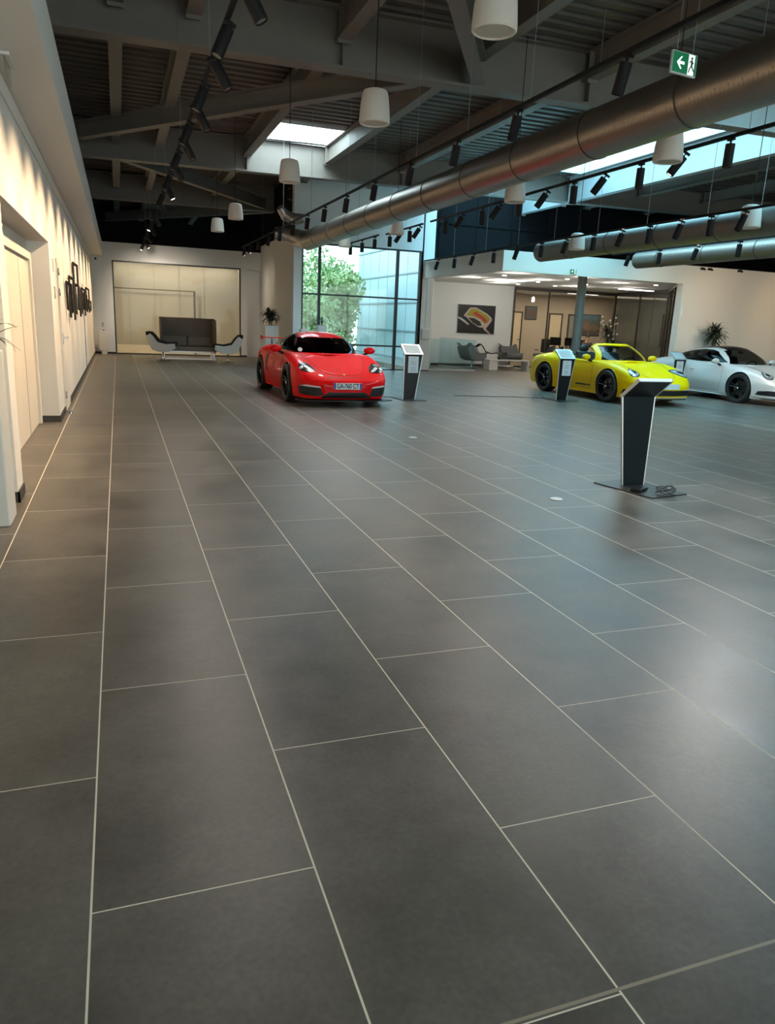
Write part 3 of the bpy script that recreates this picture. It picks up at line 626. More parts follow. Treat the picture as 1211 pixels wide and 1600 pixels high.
    if shape == '911':
        patch('lower_grille', [(-.84, .24), (-.84, .33), (-.74, .355), (-.35, .345), (.35, .345), (.74, .355), (.84, .33), (.84, .24), (.5, .225), (-.5, .225)], (2.1, 0, 0), FX, UZ, DK, .004)
        for sy in (1, -1): patch('intake_bar', [(sy*x, y) for x, y in ((.45, .345), (.45, .358), (.72, .366), (.80, .350), (.72, .352))], (2.1, 0, 0), FX, UZ, mat('daylight_strip', (.75, .76, .76), .3), .010)
        patch('front_lip', [(-.82, .175), (-.84, .200), (-.40, .195), (0, .195), (.40, .195), (.84, .200), (.82, .175), (.4, .17), (-.4, .17)], (2.1, 0, 0), FX, UZ, ALU, .010)
        patch('chin', [(-.76, .142), (-.80, .168), (0, .165), (.80, .168), (.76, .142)], (2.1, 0, 0), FX, UZ, DK, .006)
    else:
        for sy in (1, -1):
            patch('side_intake', [(sy*x, y) for x, y in ((.42, .20), (.50, .36), (.76, .385), (.82, .34), (.80, .215), (.58, .185))], (2.1, 0, 0), FX, UZ, DK, .004)
            patch('intake_bar', [(sy*x, y) for x, y in ((.47, .335), (.49, .36), (.72, .383), (.80, .36), (.74, .355))], (2.1, 0, 0), FX, UZ, mat('daylight_strip', (.75, .76, .76), .3), .012)
        patch('lower_grille', [(-.48, .155), (-.34, .265), (.34, .265), (.48, .155)], (2.1, 0, 0), FX, UZ, DK, .004)
        sp_ = MB()
        pts = [(2.18+.09-.16*abs(y/.9)**2.5, y) for y in np.linspace(-.90, .90, 31)]; inn = [(x-.30, y*.95) for x, y in pts]
        ring_ = pts+inn[::-1]; sp_.prism(ring_, (.105, .122), ax=((1, 0, 0), (0, 1, 0), (0, 0, 1))); sp_.build('front_splitter', BLKS, R0)
        nos = patch('nose_slot', [(-.35, .508), (-.35, .516), (.35, .516), (.35, .508)], (2.1, 0, 0), FX, UZ, DK, .002)
    # shut lines on the bonnet and door
    jl = mat('panel_gap', (.01, .01, .01), .6)
    bl = [(.95, .58), (1.3, .56), (1.6, .50), (1.9, .40), (2.02, .25), (2.04, 0)]; pt = []
    bl = bl+[(x, -y) for x, y in bl[::-1][1:]]
    gp = MB()
    def surf(x, y):
        h = bvh.ray_cast(Vector((x, y, 2)), Vector((0, 0, -1)), 3); return h[0]+Vector((0, 0, .001)) if h[0] else None
    line = []
    for (ax_, ay), (bx, by) in zip(bl[:-1], bl[1:]):
        for t in np.linspace(0, 1, 8, endpoint=False):
            q = surf(ax_+(bx-ax_)*t, ay+(by-ay)*t)
            if q: line.append(q)
    gp.tube(line, .003, 4)
    for sy in (1, -1):
        dl = [(.62, .80), (.66, .5), (.58, .24), (-.45, .24), (-.62, .45), (-.55, .80)]; ln = []
        for (ax_, az), (bx, bz) in zip(dl[:-1], dl[1:]):
            for t in np.linspace(0, 1, 8, endpoint=False):
                h = bvh.ray_cast(Vector((ax_+(bx-ax_)*t, sy*2, az+(bz-az)*t)), Vector((0, -sy, 0)), 3)
                if h[0]: ln.append(h[0]+Vector((0, sy*.001, 0)))
        gp.tube(ln, .003, 4)
        if len(ln): 
            h = bvh.ray_cast(Vector((-.35, sy*2, .70)), Vector((0, -sy, 0)), 3)
            if h[0]: MB().ell(h[0]+Vector((0, sy*.008, 0)), (.085, .012, .014), 12, 8).build('door_handle', paint, R0, True)
    gp.build('panel_gap', jl, R0)
    # plate
    h = bvh.ray_cast(Vector((4, 0, .40)), Vector((-1, 0, 0)), 6); px = h[0].x+.012; zpl = .375 if shape == '718' else .425
    if True:
        pl = box(px, px+.012, -.26, .26, zpl-.056, zpl+.056).build('number_plate', mat('plate_white', (.80, .82, .84), .4), R0)
        if plate:
            for y0 in (.222, -.26): box(px+.012, px+.014, y0, y0+.038, zpl-.054, zpl+.054).build('plate_band', mat('plate_blue', (.01, .05, .35), .4), pl)
            text_mesh('plate_text', plate, .118, mat('plate_black', (.01, .01, .01), .5), pl, (px+.0135, 0, zpl), (PI/2, 0, PI/2), (.72, 1, 1), .0018)
    # crest on the bonnet
    patch('bonnet_badge', [(-.022, .03), (.022, .03), (.024, 0), (0, -.034), (-.024, 0)], (2.02, 0, .57), (.55, 0, .8), (-.8, 0, .5), mat('badge_gold', (.55, .38, .08), .3, .8), .003, res=.01)
    tl = MB(); 
    for sy in (1, -1): patch('tail_light', [(x+sy*.50, y+.70) for x, y in oval(.20, .03, 20, 3)], (-2.1, 0, 0), (-1, 0, 0), UZ, mat('tail_light_red', (.35, .0, .0), .2), .006)
    return R0, patch, bvh

RED = mat('red_car_paint', (.80, .001, .003), .5, coat=.35, spec=.1); YEL = mat('yellow_car_paint', (.95, .60, .001), .5, coat=.35, spec=.1); WHT = mat('white_car_paint', (.72, .70, .68), .4, coat=.6)
# red coupe with rear wing
rc, pt, bv = car('sports_car', (3.76, 14.90, 0), -PI/2+.01, '718', RED, 'bright red two-seat coupe with rear wing and numbered white front plate', plate='GA-760 CT', glassm=GLSD)
wg = MB(); wg.prism([(-2.12, 1.045), (-2.02, 1.075), (-1.90, 1.07), (-1.92, 1.055), (-2.03, 1.05)], (-.72, .72)); wgo = wg.build('rear_wing', RED, rc, bevel=.004)
for sy in (1, -1):
    box(-2.14, -1.88, sy*.72, sy*.735, 1.02, 1.10).build('wing_end_plate', RED, wgo)
    MB().prism([(-2.02, .86), (-1.92, .88), (-1.95, 1.05), (-2.0, 1.055)], (sy*.50, sy*.515)).build('wing_post', BLKS, wgo)
    pt('side_air_intake', [(sy*x, y) for x, y in ((.60, .42), (.66, .60), (.62, .80), (.72, .78), (.78, .62), (.72, .44))], (0, 0, 0), (0, sy, 0), (0, 0, 1), MATS['intake_black'], .004)
# round papers stuck inside the windscreen foot
MB().lathe([(0, 0), (.045, 0), (.045, .004), (0, .004)], 18, (.78, -.52, .93), (1, -.2, .7)).build('windscreen_sticker', mat('sticker_white', (.85, .85, .82), .5), rc)
# yellow open-top
yc, pt, bv = car('sports_car', (10.98, 15.22, 0), -PI/2+.035, '911', YEL, 'yellow open-top sports car with black wheels and a black stripe along its sill', open_top=True, plate=None)
for sy in (1, -1):
    pt('side_stripe', [(sy*x, y) for x, y in ((-.62, .30), (-.62, .325), (-.05, .325), (-.05, .30))], (0, 0, 0), (0, sy, 0), (0, 0, 1), MATS['panel_gap'], .003)
    h = bv.ray_cast(Vector((.2, sy*2, .31)), Vector((0, -sy, 0)), 3)
    text_mesh('side_script', 'Carrera', .13, MATS['panel_gap'], yc, (.0 if sy < 0 else .5, h[0].y+sy*.006, .312), (PI/2, 0, PI if sy > 0 else 0), (1, .62, 1), .002, .3, 'LEFT')
# folded soft top and rear side humps
fb_ = MB(); fb_.ell((-1.02, 0, .93), (.36, .60, .085), 30, 14); fb_.build('folded_soft_top', mat('black_fabric_top', (.02, .02, .02), .85), yc, True)
for sy in (1, -1): MB().ell((-1.25, sy*.34, .955), (.42, .20, .07), 24, 12).build('rear_hump', YEL, yc, True)
# white coupe with black glass roof
wc, pt, bv = car('sports_car', (14.62, 12.75+2.45/2-1.225+.0, 0), -PI/2+.04, '911', WHT, 'white coupe with a black glass roof, half cut off by the right edge', black_roof=True)
wc.location = (14.66, 15.17, 0)

# ------------------------------------------------------------------ ducts
def duct(name, x, z, r, y0, y1, label, ring_step=1.55, elbow=None, holes=False):
    root = empty(name, (x, y1, z)); tag(root, label, 'duct')
    pts = [(0, y0-y1, 0), (0, 0, 0)]
    MB().tube(pts, r, 48, elbow is None).build('duct_tube', DUCT if holes else mat('matte_duct', (.20, .175, .15), .5, .7, noise=(3, .12, (1, 8, 1))), root, smooth=50)
    rg = MB(); y = y0-y1+.6; n = 0
    while y < -.2 and n < 60:
        o = MB(); o.lathe([(r+.001, -.008), (r+.008, -.008), (r+.008, .008), (r+.001, .008)], 40, (0, y, 0), (0, 1, 0), True); o.build('duct_band', RING, root); y += ring_step; n += 1
    if elbow: MB().tube([Vector(p) for p in elbow[0]], elbow[1], 32).build('duct_elbow', mat('flexible_foil', (.5, .48, .45), .35, .8, noise=(9, .3), bump=.4), root, smooth=50)
    if holes:
        hb = MB(); k = 0
        for yy in np.arange(y0-y1+.4, -.5, .16):
            for a in (math.radians(200), math.radians(203.5), math.radians(207), math.radians(210)):
                if a > math.radians(201) : s_ = .0045
                else: s_ = .008
                for dd in ((0,) if s_ > .005 else (0, .05, .10)):
                    c = Vector((math.cos(a)*(r+.0005), yy+dd, math.sin(a)*(r+.0005)*-1 if False else math.sin(PI-a)*-(r+.0005)*-1)); c = Vector((-math.cos(a-PI)*(r+.0006), yy+dd, -math.sin(a-PI)*(r+.0006)))
                    nrm = Vector((c.x, 0, c.z)).normalized(); t1 = Vector((0, 1, 0)); t2 = nrm.cross(t1)
                    hb.add([c+(t1*math.cos(q)+t2*math.sin(q))*s_ for q in np.linspace(0, 2*PI, 7)[:-1]], [(0, 1, 2, 3, 4, 5)])
        o = hb.build('nozzle_holes', RING, root); o['kind'] = 'stuff'
    return root
duct('air_duct', 5.30, 3.71, .268, 1.0, 22.2, 'long round metal duct running away above the middle of the hall, largest of the three', 1.6, ([(0, 0, 0), (-.06, .20, .03), (-.22, .42, .10), (-.50, .58, .16), (-.85, .62, .18)], [.268, .262, .24, .20, .18]), True)
duct('air_duct', 9.85, 3.33, .227, 4.0, 16.75, 'round metal duct ending against the white fascia above the yellow car')
duct('air_duct', 12.75, 3.33, .20, 6.0, 16.8, 'thin round metal duct ending furthest right, above the white car')
o = MB().tube([(4.42, 22.0, 4.50), (4.60, 22.1, 4.32), (4.85, 22.0, 4.22), (5.1, 21.8, 4.25)], [.10, .15, .17, .12], 20).build('flexible_duct', MATS['flexible_foil'], smooth=50); tag(o, 'crumpled foil flexible duct hanging above the end of the largest duct', 'duct')

# ------------------------------------------------------------------ lighting tracks and spotlights
def track(x, z, y0, y1, label, wires):
    r = empty('lighting_track', (x, y0, z)); tag(r, label, 'lighting track')
    box(-.018, .018, 0, y1-y0, -.018, .018).build('track_rail', BLK, r)
    for y in wires: MB().tube([(0, y-y0, .018), (0, y-y0, 5.83-z)], .0035, 6).build('suspension_wire', mat('steel_wire', (.3, .3, .3), .4, .5), r)
    return r
lensoff = mat('lamp_reflector', (.25, .24, .22), .3, .6); lenson = mat('lit_lamp_face', (1, .95, .85), .3, emit=((1, .90, .72), 14))
protos = {}
def spotlight(x, y, z, tilt, yaw, label, group, lit=False):
    key = lit
    if key not in protos:
        r = empty('track_spotlight', (x, y, z)); R_ = .052
        MB().lathe([(0, -.005), (R_, -.005), (R_, -.24), (R_-.006, -.25), (R_-.008, -.235), (0, -.235)], 20, (0, 0, 0), (0, 0, 1)).build('lamp_body', BLK, r, smooth=40)
        MB().lathe([(0, -.236), (R_-.010, -.236), (R_-.010, -.240), (0, -.240)], 18).build('lamp_face', lenson if lit else lensoff, r, smooth=40)
        b_ = MB(); b_.box(-.016, .016, -.05, .05, .030, .057); b_.box(-.008, .008, -.008, .008, -.01, .04); b_.build('track_adapter', BLK, r)
        protos[key] = r
    else: r = copy_tree(protos[key])
    r.location = (x, y, z-.075); r.rotation_euler = (tilt, 0, yaw); tag(r, label, 'spotlight', group)
    return r
Z1, Z2, Z3, Z4 = 3.80, 3.78, 3.68, 3.40
X1, X2, X3, X4 = .93, 4.12, 6.55, 9.05
track(X1, Z1, 5.6, 27.9, 'black lighting track hanging nearest to the left wall', [8, 11.5, 15, 18.5, 22, 25.5])
track(X2, Z2, 4.6, 26.9, 'black lighting track hanging between the pendant lamps and the largest duct', [7.5, 9.0, 10.7, 12.6, 14.1, 17, 20, 23])
track(X3, Z3, 6.0, 15.95, 'nearer black lighting track hanging just right of the largest duct', [7, 10, 13])
track(X3, Z3, 16.4, 18.9, 'short black lighting track in front of the window wall, right of the largest duct', [17.5])
track(X3-.1, Z3, 19.2, 22.6, 'furthest short black lighting track in front of the corner window', [21])
track(X4, Z4, 8.0, 22.4, 'grey lighting track hanging in front of the white fascia and above the yellow car', [8.9, 10.3, 11.8, 13.3, 14.9, 16.5, 18.2, 20.2])
track(11.8, 3.40, 9.0, 16.6, 'black lighting track half hidden between the two right-hand ducts', [12])
ys = [5.9, 6.75, 7.65, 8.5, 9.35, 10.2, 11.1, 12.0, 12.9, 13.9, 15.0, 16.1, 17.3, 18.5, 19.7, 20.9, 22.1, 23.3, 24.5, 25.6, 26.6, 27.5]
L1 = 'black cylinder spotlight on the track nearest to the left wall'
for i, y in enumerate(ys):
    lit = i in (10, 15, 20, 21)
    spotlight(X1, y, Z1, (.42 if i % 2 else .5), (PI/2+.3 if i % 2 else -PI/2-.3), L1+(', its lamp face glowing' if lit else ''), 'lit spotlights on the left track' if lit else 'spotlights on the left track', lit)
for i, y in enumerate([5.9, 7.75, 9.3, 10.9, 12.55, 14.2, 15.8, 17.3, 18.8, 20.4, 22.0, 23.6, 25.2, 26.4]):
    lit = i > 11
    spotlight(X2, y, Z2, .25, .3, 'black cylinder spotlight on the track left of the largest duct'+(', its lamp face glowing' if lit else ''), 'lit spotlights on the middle track' if lit else 'spotlights on the middle track', lit)
for i, y in enumerate([7.25, 8.0, 8.8, 9.6, 10.35, 11.15, 12.0, 12.75, 13.4, 14.3, 15.1, 16.6, 17.2, 17.8, 18.6, 19.5, 20.6, 21.7]):
    lit = i in (1, 3, 5, 7)
    spotlight(X3-(.1 if i > 14 else 0), y, Z3, .6 if i % 2 and i < 14 else .03, -PI/2+2.6 if False else (.9 if i % 2 else 0), 'black cylinder spotlight on the track just right of the largest duct'+(', its lamp face glowing' if lit else ''), 'lit spotlights right of the large duct' if lit else 'spotlights right of the large duct', lit)
for i, y in enumerate([8.8, 9.5, 10.2, 10.9, 11.7, 12.5, 13.4, 14.4, 15.4, 16.5, 17.7, 18.9, 20.1, 21.3]):
    spotlight(X4, y, Z4, .3 if i % 2 else .05, .8, 'black cylinder spotlight on the track in front of the white fascia', 'spotlights on the track before the fascia')
for i, y in enumerate([10, 11.2, 12.4, 13.6, 14.8, 15.9]):
    spotlight(11.8, y, 3.40, .3 if i % 2 else .05, .6, 'black cylinder spotlight between the two right-hand ducts', 'spotlights between the right-hand ducts')
# the light those lamps give, plus one added fill spot
for i, y in enumerate([5.4, 6.6, 7.8, 9.0, 10.2, 11.6, 13.2, 14.8, 16.6, 18.4, 20.4, 22.4, 24.6, 26.6]):
    spot('wall_washer', (X1-.15, y, Z1-.34), (XL, y+.15, 1.7), 270, WARM, 70, .8, .04)
for (x, y, px_, py) in ((X2, 12.5, 3.8, 12.9), (X2, 15.8, 3.6, 15.6), (X3, 12.7, 4.4, 13.2), (X4, 10.9, 11, 13.5), (X4, 13.4, 10.6, 15), (X3, 10.35, 8.5, 13), (11.8, 11.2, 14.6, 14), (11.8, 12.4, 13.7, 13.2), (13.3, 11.5, 14.4, 14.0)):
    spot('car_spot', (x, y, 3.40), (px_, py, .6), 70 if px_ < 13 else 170, NEUT, 50, .8, .04)
for (x, y) in ((X1, 25.6), (X1, 26.6), (X2, 25.2), (X2, 26.4)): spot('back_wall_spot', (x, y, 3.5), (x+.6, 28.5, 1.6), 190 if x < 2 else 75, NEUT, 85, .9, .04)
for (x, y) in ((13.6, 14.4), (15.8, 14.2), (18.5, 14.2)): spot('right_wall_spot', (x, y, 3.4), (x+1.0, 17.75, 2.0), 110, WARM, 75, .9, .05)
for (x, y, pw_) in ((X1, 5.4, 45), (X1, 7.65, 60), (X1, 10.2, 90), (X1, 13.9, 110), (X2, 5.9, 90), (X2, 7.75, 110), (X2, 10.9, 120), (X2, 14.2, 120), (X2, 18.8, 120), (X3, 7.25, 170), (X3, 8.8, 150), (X3, 10.35, 150), (X3, 14.3, 120), (X4, 8.8, 260), (X4, 10.9, 220), (X4, 12.5, 180), (11.8, 10.0, 260), (11.8, 13.6, 180)):
    spot('floor_spot', (x, y, 3.40), (x-.2, y-1.6, 0), pw_, (1.0, .90, .80), 100, .95, .05)
spot('floor_spot', (X3, 6.2, 3.3), (4.6, 3.2, 0), 170, (1.0, .92, .85), 100, .95, .05)  # added to brighten the near floor, no lamp head hangs here

# ------------------------------------------------------------------ pendants
SHADE = mat('white_perforated_shade', (.56, .52, .46), .6, emit=((1, .85, .65), .03), noise=(180, .10), bump=.1)
pp = None
P_ = [(2.70, 5.55, 3.6, 'nearest to the camera, cut by the top edge'), (2.74, 8.45, 3.6, 'second from the camera, in front of the nearest girder'), (2.68, 12.55, 3.6, 'hanging below the small square roof light'), (2.60, 17.9, 3.6, 'right one of the far pair near the back wall'), (2.55, 20.8, 3.6, 'left one of the far pair near the back wall'),
      (6.12, 7.75, 3.45, 'hanging right of the largest duct, nearest of that row'), (6.07, 11.3, 3.45, 'hanging behind the largest duct, second of that row'), (6.07, 16.8, 3.45, 'hanging behind the largest duct, third of that row'), (5.95, 20.6, 3.45, 'hanging behind the far end of the largest duct'),
      (9.45, 9.8, 3.19, 'in front of the duct at the right edge'), (9.38, 14.5, 3.19, 'hanging in front of the duct end above the yellow car')]
for x, y, z, wh in P_:
    if pp is None:
        r = empty('pendant_lamp', (x, y, z)); pp = r
        MB().lathe([(0, .34), (.08, .34), (.125, .325), (.14, .30), (.158, .18), (.168, .05), (.168, .01), (.160, 0), (.150, .0), (.148, .012), (0, .012)], 36).build('lamp_shade', SHADE, r, smooth=35)
        MB().lathe([(0, .004), (.12, .004), (.12, .014), (0, .014)], 28).build('speaker_grille', mat('pale_grille', (.62, .58, .50), .6), r, smooth=30)
    else:
        r = pp.copy(); COL.objects.link(r)
        for ch in pp.children:
            if ch.name.startswith(('lamp_shade', 'speaker_grille')): c = ch.copy(); COL.objects.link(c); c.parent = r
    MB().tube([(0, 0, .34), (0, 0, 5.93-z)], .006, 8).build('suspension_cable', BLK, r)
    r.location = (x, y, z); tag(r, 'white tapered drum pendant '+wh, 'pendant lamp', 'white pendants hanging from the roof')

# ------------------------------------------------------------------ exit signs
def exit_sign(loc, w_, h_, rz, label, wires=True, sc_back=True):
    r = empty('exit_sign', loc, rz); tag(r, label, 'exit sign')
    box(-w_/2, w_/2, .0, .022, -h_/2, h_/2).build('sign_case', mat('sign_frame_grey', (.55, .58, .58), .4), r, bevel=.003)
    box(-w_/2+.008, w_*.14, -.002, 0, -h_/2+.012, h_/2-.008).build('green_panel', mat('exit_green', (.01, .14, .06), .4, emit=((.01, .18, .07), .3)), r)
    wp = mat('exit_white', (.85, .9, .88), .4, emit=((.8, .95, .9), .7))
    x0, x1 = w_*.14, w_/2-.03
    box(x0, x1, -.002, 0, -h_/2+.012, h_/2-.008).build('white_panel', wp, r); box(x1, w_/2-.008, -.002, 0, -h_/2+.012, h_/2-.008).build('green_edge', MATS['exit_green'], r)
    k = h_
    ar = MB(); ar.prism([(-.38*k-.1*k, 0), (-.12*k-.1*k, .27*k), (-.04*k-.1*k, .27*k), (-.2*k-.1*k, .06*k), (.12*k-.1*k, .06*k), (.12*k-.1*k, -.06*k), (-.2*k-.1*k, -.06*k), (-.04*k-.1*k, -.27*k), (-.12*k-.1*k, -.27*k)], (-.005, -.002), (-.05*k, 0, .01*k)); ar.build('arrow', wp, r)
    mn = MB(); cx = (x0+x1)/2; Y = (-.006, -.002)
    def limb(a, b_, t): 
        a, b_ = Vector(a), Vector(b_); n_ = Vector((-(b_-a).y, (b_-a).x)).normalized()*t
        mn.prism([tuple(a+n_), tuple(b_+n_), tuple(b_-n_), tuple(a-n_)], Y, (cx, 0, 0))
    s_ = k
    mn.prism([(math.cos(t)*.055*s_, math.sin(t)*.055*s_+.30*s_) for t in np.linspace(0, 2*PI, 13)[:-1]], Y, (cx, 0, 0))
    limb((0, .23*s_), (.02*s_, -.02*s_), .045*s_); limb((0, .2*s_), (-.15*s_, .10*s_), .022*s_); limb((.0, .2*s_), (.12*s_, .07*s_), .022*s_); limb((.02*s_, -.02*s_), (-.09*s_, -.15*s_), .028*s_); limb((-.09*s_, -.15*s_), (-.15*s_, -.34*s_), .024*s_); limb((.02*s_, -.02*s_), (.11*s_, -.15*s_), .028*s_); limb((.11*s_, -.15*s_), (.2*s_, -.26*s_), .024*s_)
    mn.build('running_figure', mat('exit_dark', (.005, .05, .02), .5), r)
    if wires:
        for sx in (-1, 1): MB().tube([(sx*w_*.32, .01, h_/2), (sx*w_*.32, .01, 1.9)], .003, 6).build('suspension_wire', MATS['steel_wire'], r)
    return r
exit_sign((4.39, 5.5, 3.62), .275, .165, .12, 'green and white exit sign with left arrow hanging in front of the largest duct')
s2 = exit_sign((11.44, 17.725, 3.02), .20, .12, 0, 'tiny exit sign fixed to the white fascia above the yellow car', False)
e = empty('emergency_light', (-.70, 6.8, 3.285)); tag(e, 'small clear emergency exit sign under the white soffit, top left corner', 'emergency light')
box(-.04, .04, -.18, .18, -.02, .003).build('light_housing', WHITE, e); box(-.004, .004, -.17, .17, -.16, -.02).build('clear_panel', glass('clear_acrylic', (.9, .95, .95), .15), e)

# ------------------------------------------------------------------ information stands
def kiosk(loc, rz, label, paper=True):
    r = empty('display_stand', loc, rz); tag(r, label, 'display stand', 'slim display stands beside the cars')
    H, HB = .90, .012; xl = -.2
    def xr(z): return .075+(.205-.075)*(z-HB)/(H-HB)
    fl = .022
    box(-.26, .24, -.22, .52, 0, HB).build('base_plate', mat('dark_steel_base', (.06, .06, .062), .4, .5), r)
    MB().prism([(xl+.012, HB), (xr(HB)-.012, HB), (xr(H)-.012, H), (xl+.012, H)], (.008, .016)).build('front_panel', BLKS, r)
    ed = MB(); ed.prism([(xl, HB), (xl+.012, HB), (xl+.012, H), (xl, H)], (0, fl)); ed.prism([(xr(HB)-.012, HB), (xr(HB), HB), (xr(H), H), (xr(H)-.012, H)], (0, fl)); ed.build('side_edge', ALU, r)
    MB().prism([(xl+.012, HB), (xr(HB)-.012, HB), (xr(H)-.012, H), (xl+.012, H)], (.018, .022)).build('back_panel', mat('dark_blue_grey_panel', (.012, .018, .022), .6, spec=.12), r)
    # tilted head
    hd = Matrix.Translation((0, -.012, H)) @ Matrix.Rotation(math.radians(38), 4, 'X')
    t_ = MB().box(xl, .205, 0, .30, 0, .012, hd); t_.build('head_shell', ALU, r)
    rm = MB(); rm.box(xl, xl+.012, 0, .30, -.022, 0, hd); rm.box(.193, .205, 0, .30, -.022, 0, hd); rm.box(xl, .205, .288, .30, -.022, 0, hd); rm.build('head_rim', ALU, r)
    MB().box(xl+.012, .193, .0, .288, -.020, -.012, hd).build('head_back', BLKS, r)
    MB().box(xl+.035, .17, .03, .27, .012, .015, hd).build('screen', mat('glossy_pale_screen', (.75, .74, .70), .08), r)
    if paper:
        pz0, pz1 = .54, .865
        p_ = box(-.11, .115, .002, .007, pz0, pz1).build('paper_sheet', mat('paper_white', (.78, .82, .84), .6), r)
        q = MB()
        for i, ww in enumerate((.03, .0, .06, .05, .065, .0, .045, .055, .065)):
            if ww: q.box(-ww+.0, ww, .0005, .002, pz1-.045-i*.03, pz1-.037-i*.03)
        q.build('printed_lines', mat('print_grey', (.25, .28, .32), .6), p_)
    return r
kiosk((5.54, 14.0, 0), .06, 'slim black stand with white paper sheet, standing right of the red car')
kiosk((9.18, 14.1, 0), .05, 'slim black stand with paper sheet, standing in front of the yellow car door')
kiosk((13.42, 15.5, 0), .05, 'slim black stand mostly hidden between the yellow car and the white car')
kd = kiosk((4.79, 6.06, 0), PI+.03, 'slim black stand seen from behind, nearest the camera, cable on its foot', False)
[c for c in kd.children if c.name.startswith('base_plate')][0].rotation_euler = (0, 0, .17)
# cables and adapter on the near stand
rnd = random.Random(4)
pts = [Vector((4.90+.085*math.cos(t)*(1+.2*math.sin(3*t)), 5.60+.07*math.sin(t)+.02*math.cos(2*t), .03+.028*(1+math.sin(1.7*t)))) for t in np.linspace(0, 6.5*PI, 90)]
o = MB().tube(pts, .0055, 8).build('coiled_cable', mat('grey_cable', (.10, .10, .10), .5), smooth=True); tag(o, 'coil of dark cable lying on the foot of the nearest stand', 'cable')
pa = empty('power_adapter', (4.72, 5.78, .0135), .5); tag(pa, 'flat black power adapter beside the cable coil on the nearest stand foot', 'power adapter'); box(-.09, .09, -.05, .05, 0, .03).build('adapter_case', BLKS, pa, bevel=.006); MB().tube([(.09, 0, .012), (.14, .02, .006), (.19, -.02, .006)], .004, 6).build('lead', BLKS, pa, True)
pts = [Vector((4.62+.5*t*.55, 5.88-.45*t, .006)) for t in np.linspace(0, .1, 3)]
# cables at far stands
def cable(pts, label):
    P3 = []; 
    for i in range(len(pts)-1):
        for t in np.linspace(0, 1, 8, endpoint=False): P3.append(Vector(pts[i]).lerp(Vector(pts[i+1]), t)+Vector((0, .015*math.sin(t*PI), 0)))
    o = MB().tube(P3+[Vector(pts[-1])], .007, 6).build('floor_cable', MATS['grey_cable'], smooth=True); tag(o, label, 'cable')
cable([(5.35, 14.3, .008), (5.15, 14.5, .008), (4.9, 14.62, .008), (4.7, 14.6, .008)], 'dark cable trailing on the floor from the stand beside the red car')
cable([(6.9, 14.9, .008), (7.7, 14.75, .008), (8.4, 14.7, .008), (8.85, 14.5, .008)], 'thin cable running across the floor left of the stand before the yellow car')
o = MB().tube([(8.50, 14.28, .01), (8.54, 14.26, .11), (8.60, 14.25, .02), (8.66, 14.25, .13), (8.80, 14.24, .02)], .006, 6).build('cable_loop', MATS['grey_cable'], smooth=True); tag(o, 'upright loops of thin cable on the floor beside the stand before the yellow car', 'cable')
# floor marks
for (x, y, lb) in ((3.70, 9.23, 'small pale crumpled paper on the tiles, further of two, in front of the red car'), (3.71, 5.65, 'small pale floor cover on the tiles left of the nearest stand')):
    o = MB().lathe([(0, 0), (.055, 0), (.058, .004), (.05, .009), (.03, .011), (0, .010)], 20).build('floor_cover', mat('pale_floor_cover', (.75, .76, .76), .5), smooth=40); o.location = (x, y, 0); tag(o, lb, 'floor cover')

# ------------------------------------------------------------------ left side: lift doors, door, wall sculpture, planter
CREAM = mat('cream_lacquer', (.78, .72, .62), .4)
r = empty('door_1', (-1.06, 9.7, 0)); tag(r, kind='structure')
f = MB(); f.box(0, .05, -1.45, -1.32, 0, 2.18); f.box(0, .05, 1.02, 1.15, 0, 2.18); f.box(0, .05, -1.32, 1.02, 2.07, 2.18); f.build('door_frame', CREAM, r, bevel=.004)
box(.0, .018, -1.31, -.010, .01, 2.065).build('door_leaf', mat('cream_door', (.74, .66, .55), .45), r); box(.0, .018, .010, 1.01, .01, 2.065).build('door_leaf', MATS['cream_door'], r)
box(0, .019, -.010, .010, .01, 2.065).build('door_gap', BLK, r)
r = empty('door_2', (XL, 12.5, 0)); tag(r, kind='structure')
box(0, .022, -.48, .48, .01, 2.12).build('door_leaf', mat('white_door', (.80, .76, .70), .4), r, bevel=.003)
f = MB(); f.box(0, .012, -.54, -.49, 0, 2.18); f.box(0, .012, .49, .54, 0, 2.18); f.box(0, .012, -.49, .49, 2.13, 2.18); f.build('door_frame', CREAM, r)
h = MB(); h.box(.022, .030, -.42, -.36, .98, 1.14); h.tube([(.03, -.39, 1.08), (.08, -.39, 1.08), (.085, -.27, 1.08)], .010, 8); h.build('door_handle', CHROME, r, smooth=40)
for z in (.25, 1.72, 2.0): MB().tube([(.028, -.485, z-.05), (.028, -.485, z+.05)], .010, 8).build('hinge', CHROME, r, True)
o = box(XL, XL+.01, 20.45, 20.48, .01, 2.1); struct('door_3', o, WINFR)
o = MB().lathe([(0, 0), (.022, 0), (.022, .04), (.015, .05), (0, .05)], 14).build('door_stop', CHROME, smooth=40); o.location = (XL+.09, 11.75, 0); tag(o, 'small round metal door stop on the floor by the left wall', 'door stop')
o = box(XL, XL+.015, 11.36, 11.46, 1.98, 2.14).build('wall_sensor', WHITE, bevel=.003); tag(o, 'white sensor box high on the left wall beside the white door', 'sensor')
o = box(XL, XL+.015, 11.36, 11.44, 1.62, 1.78).build('wall_switch', mat('grey_switch', (.5, .48, .45), .4), bevel=.003); tag(o, 'grey card reader on the left wall beside the white door', 'switch')
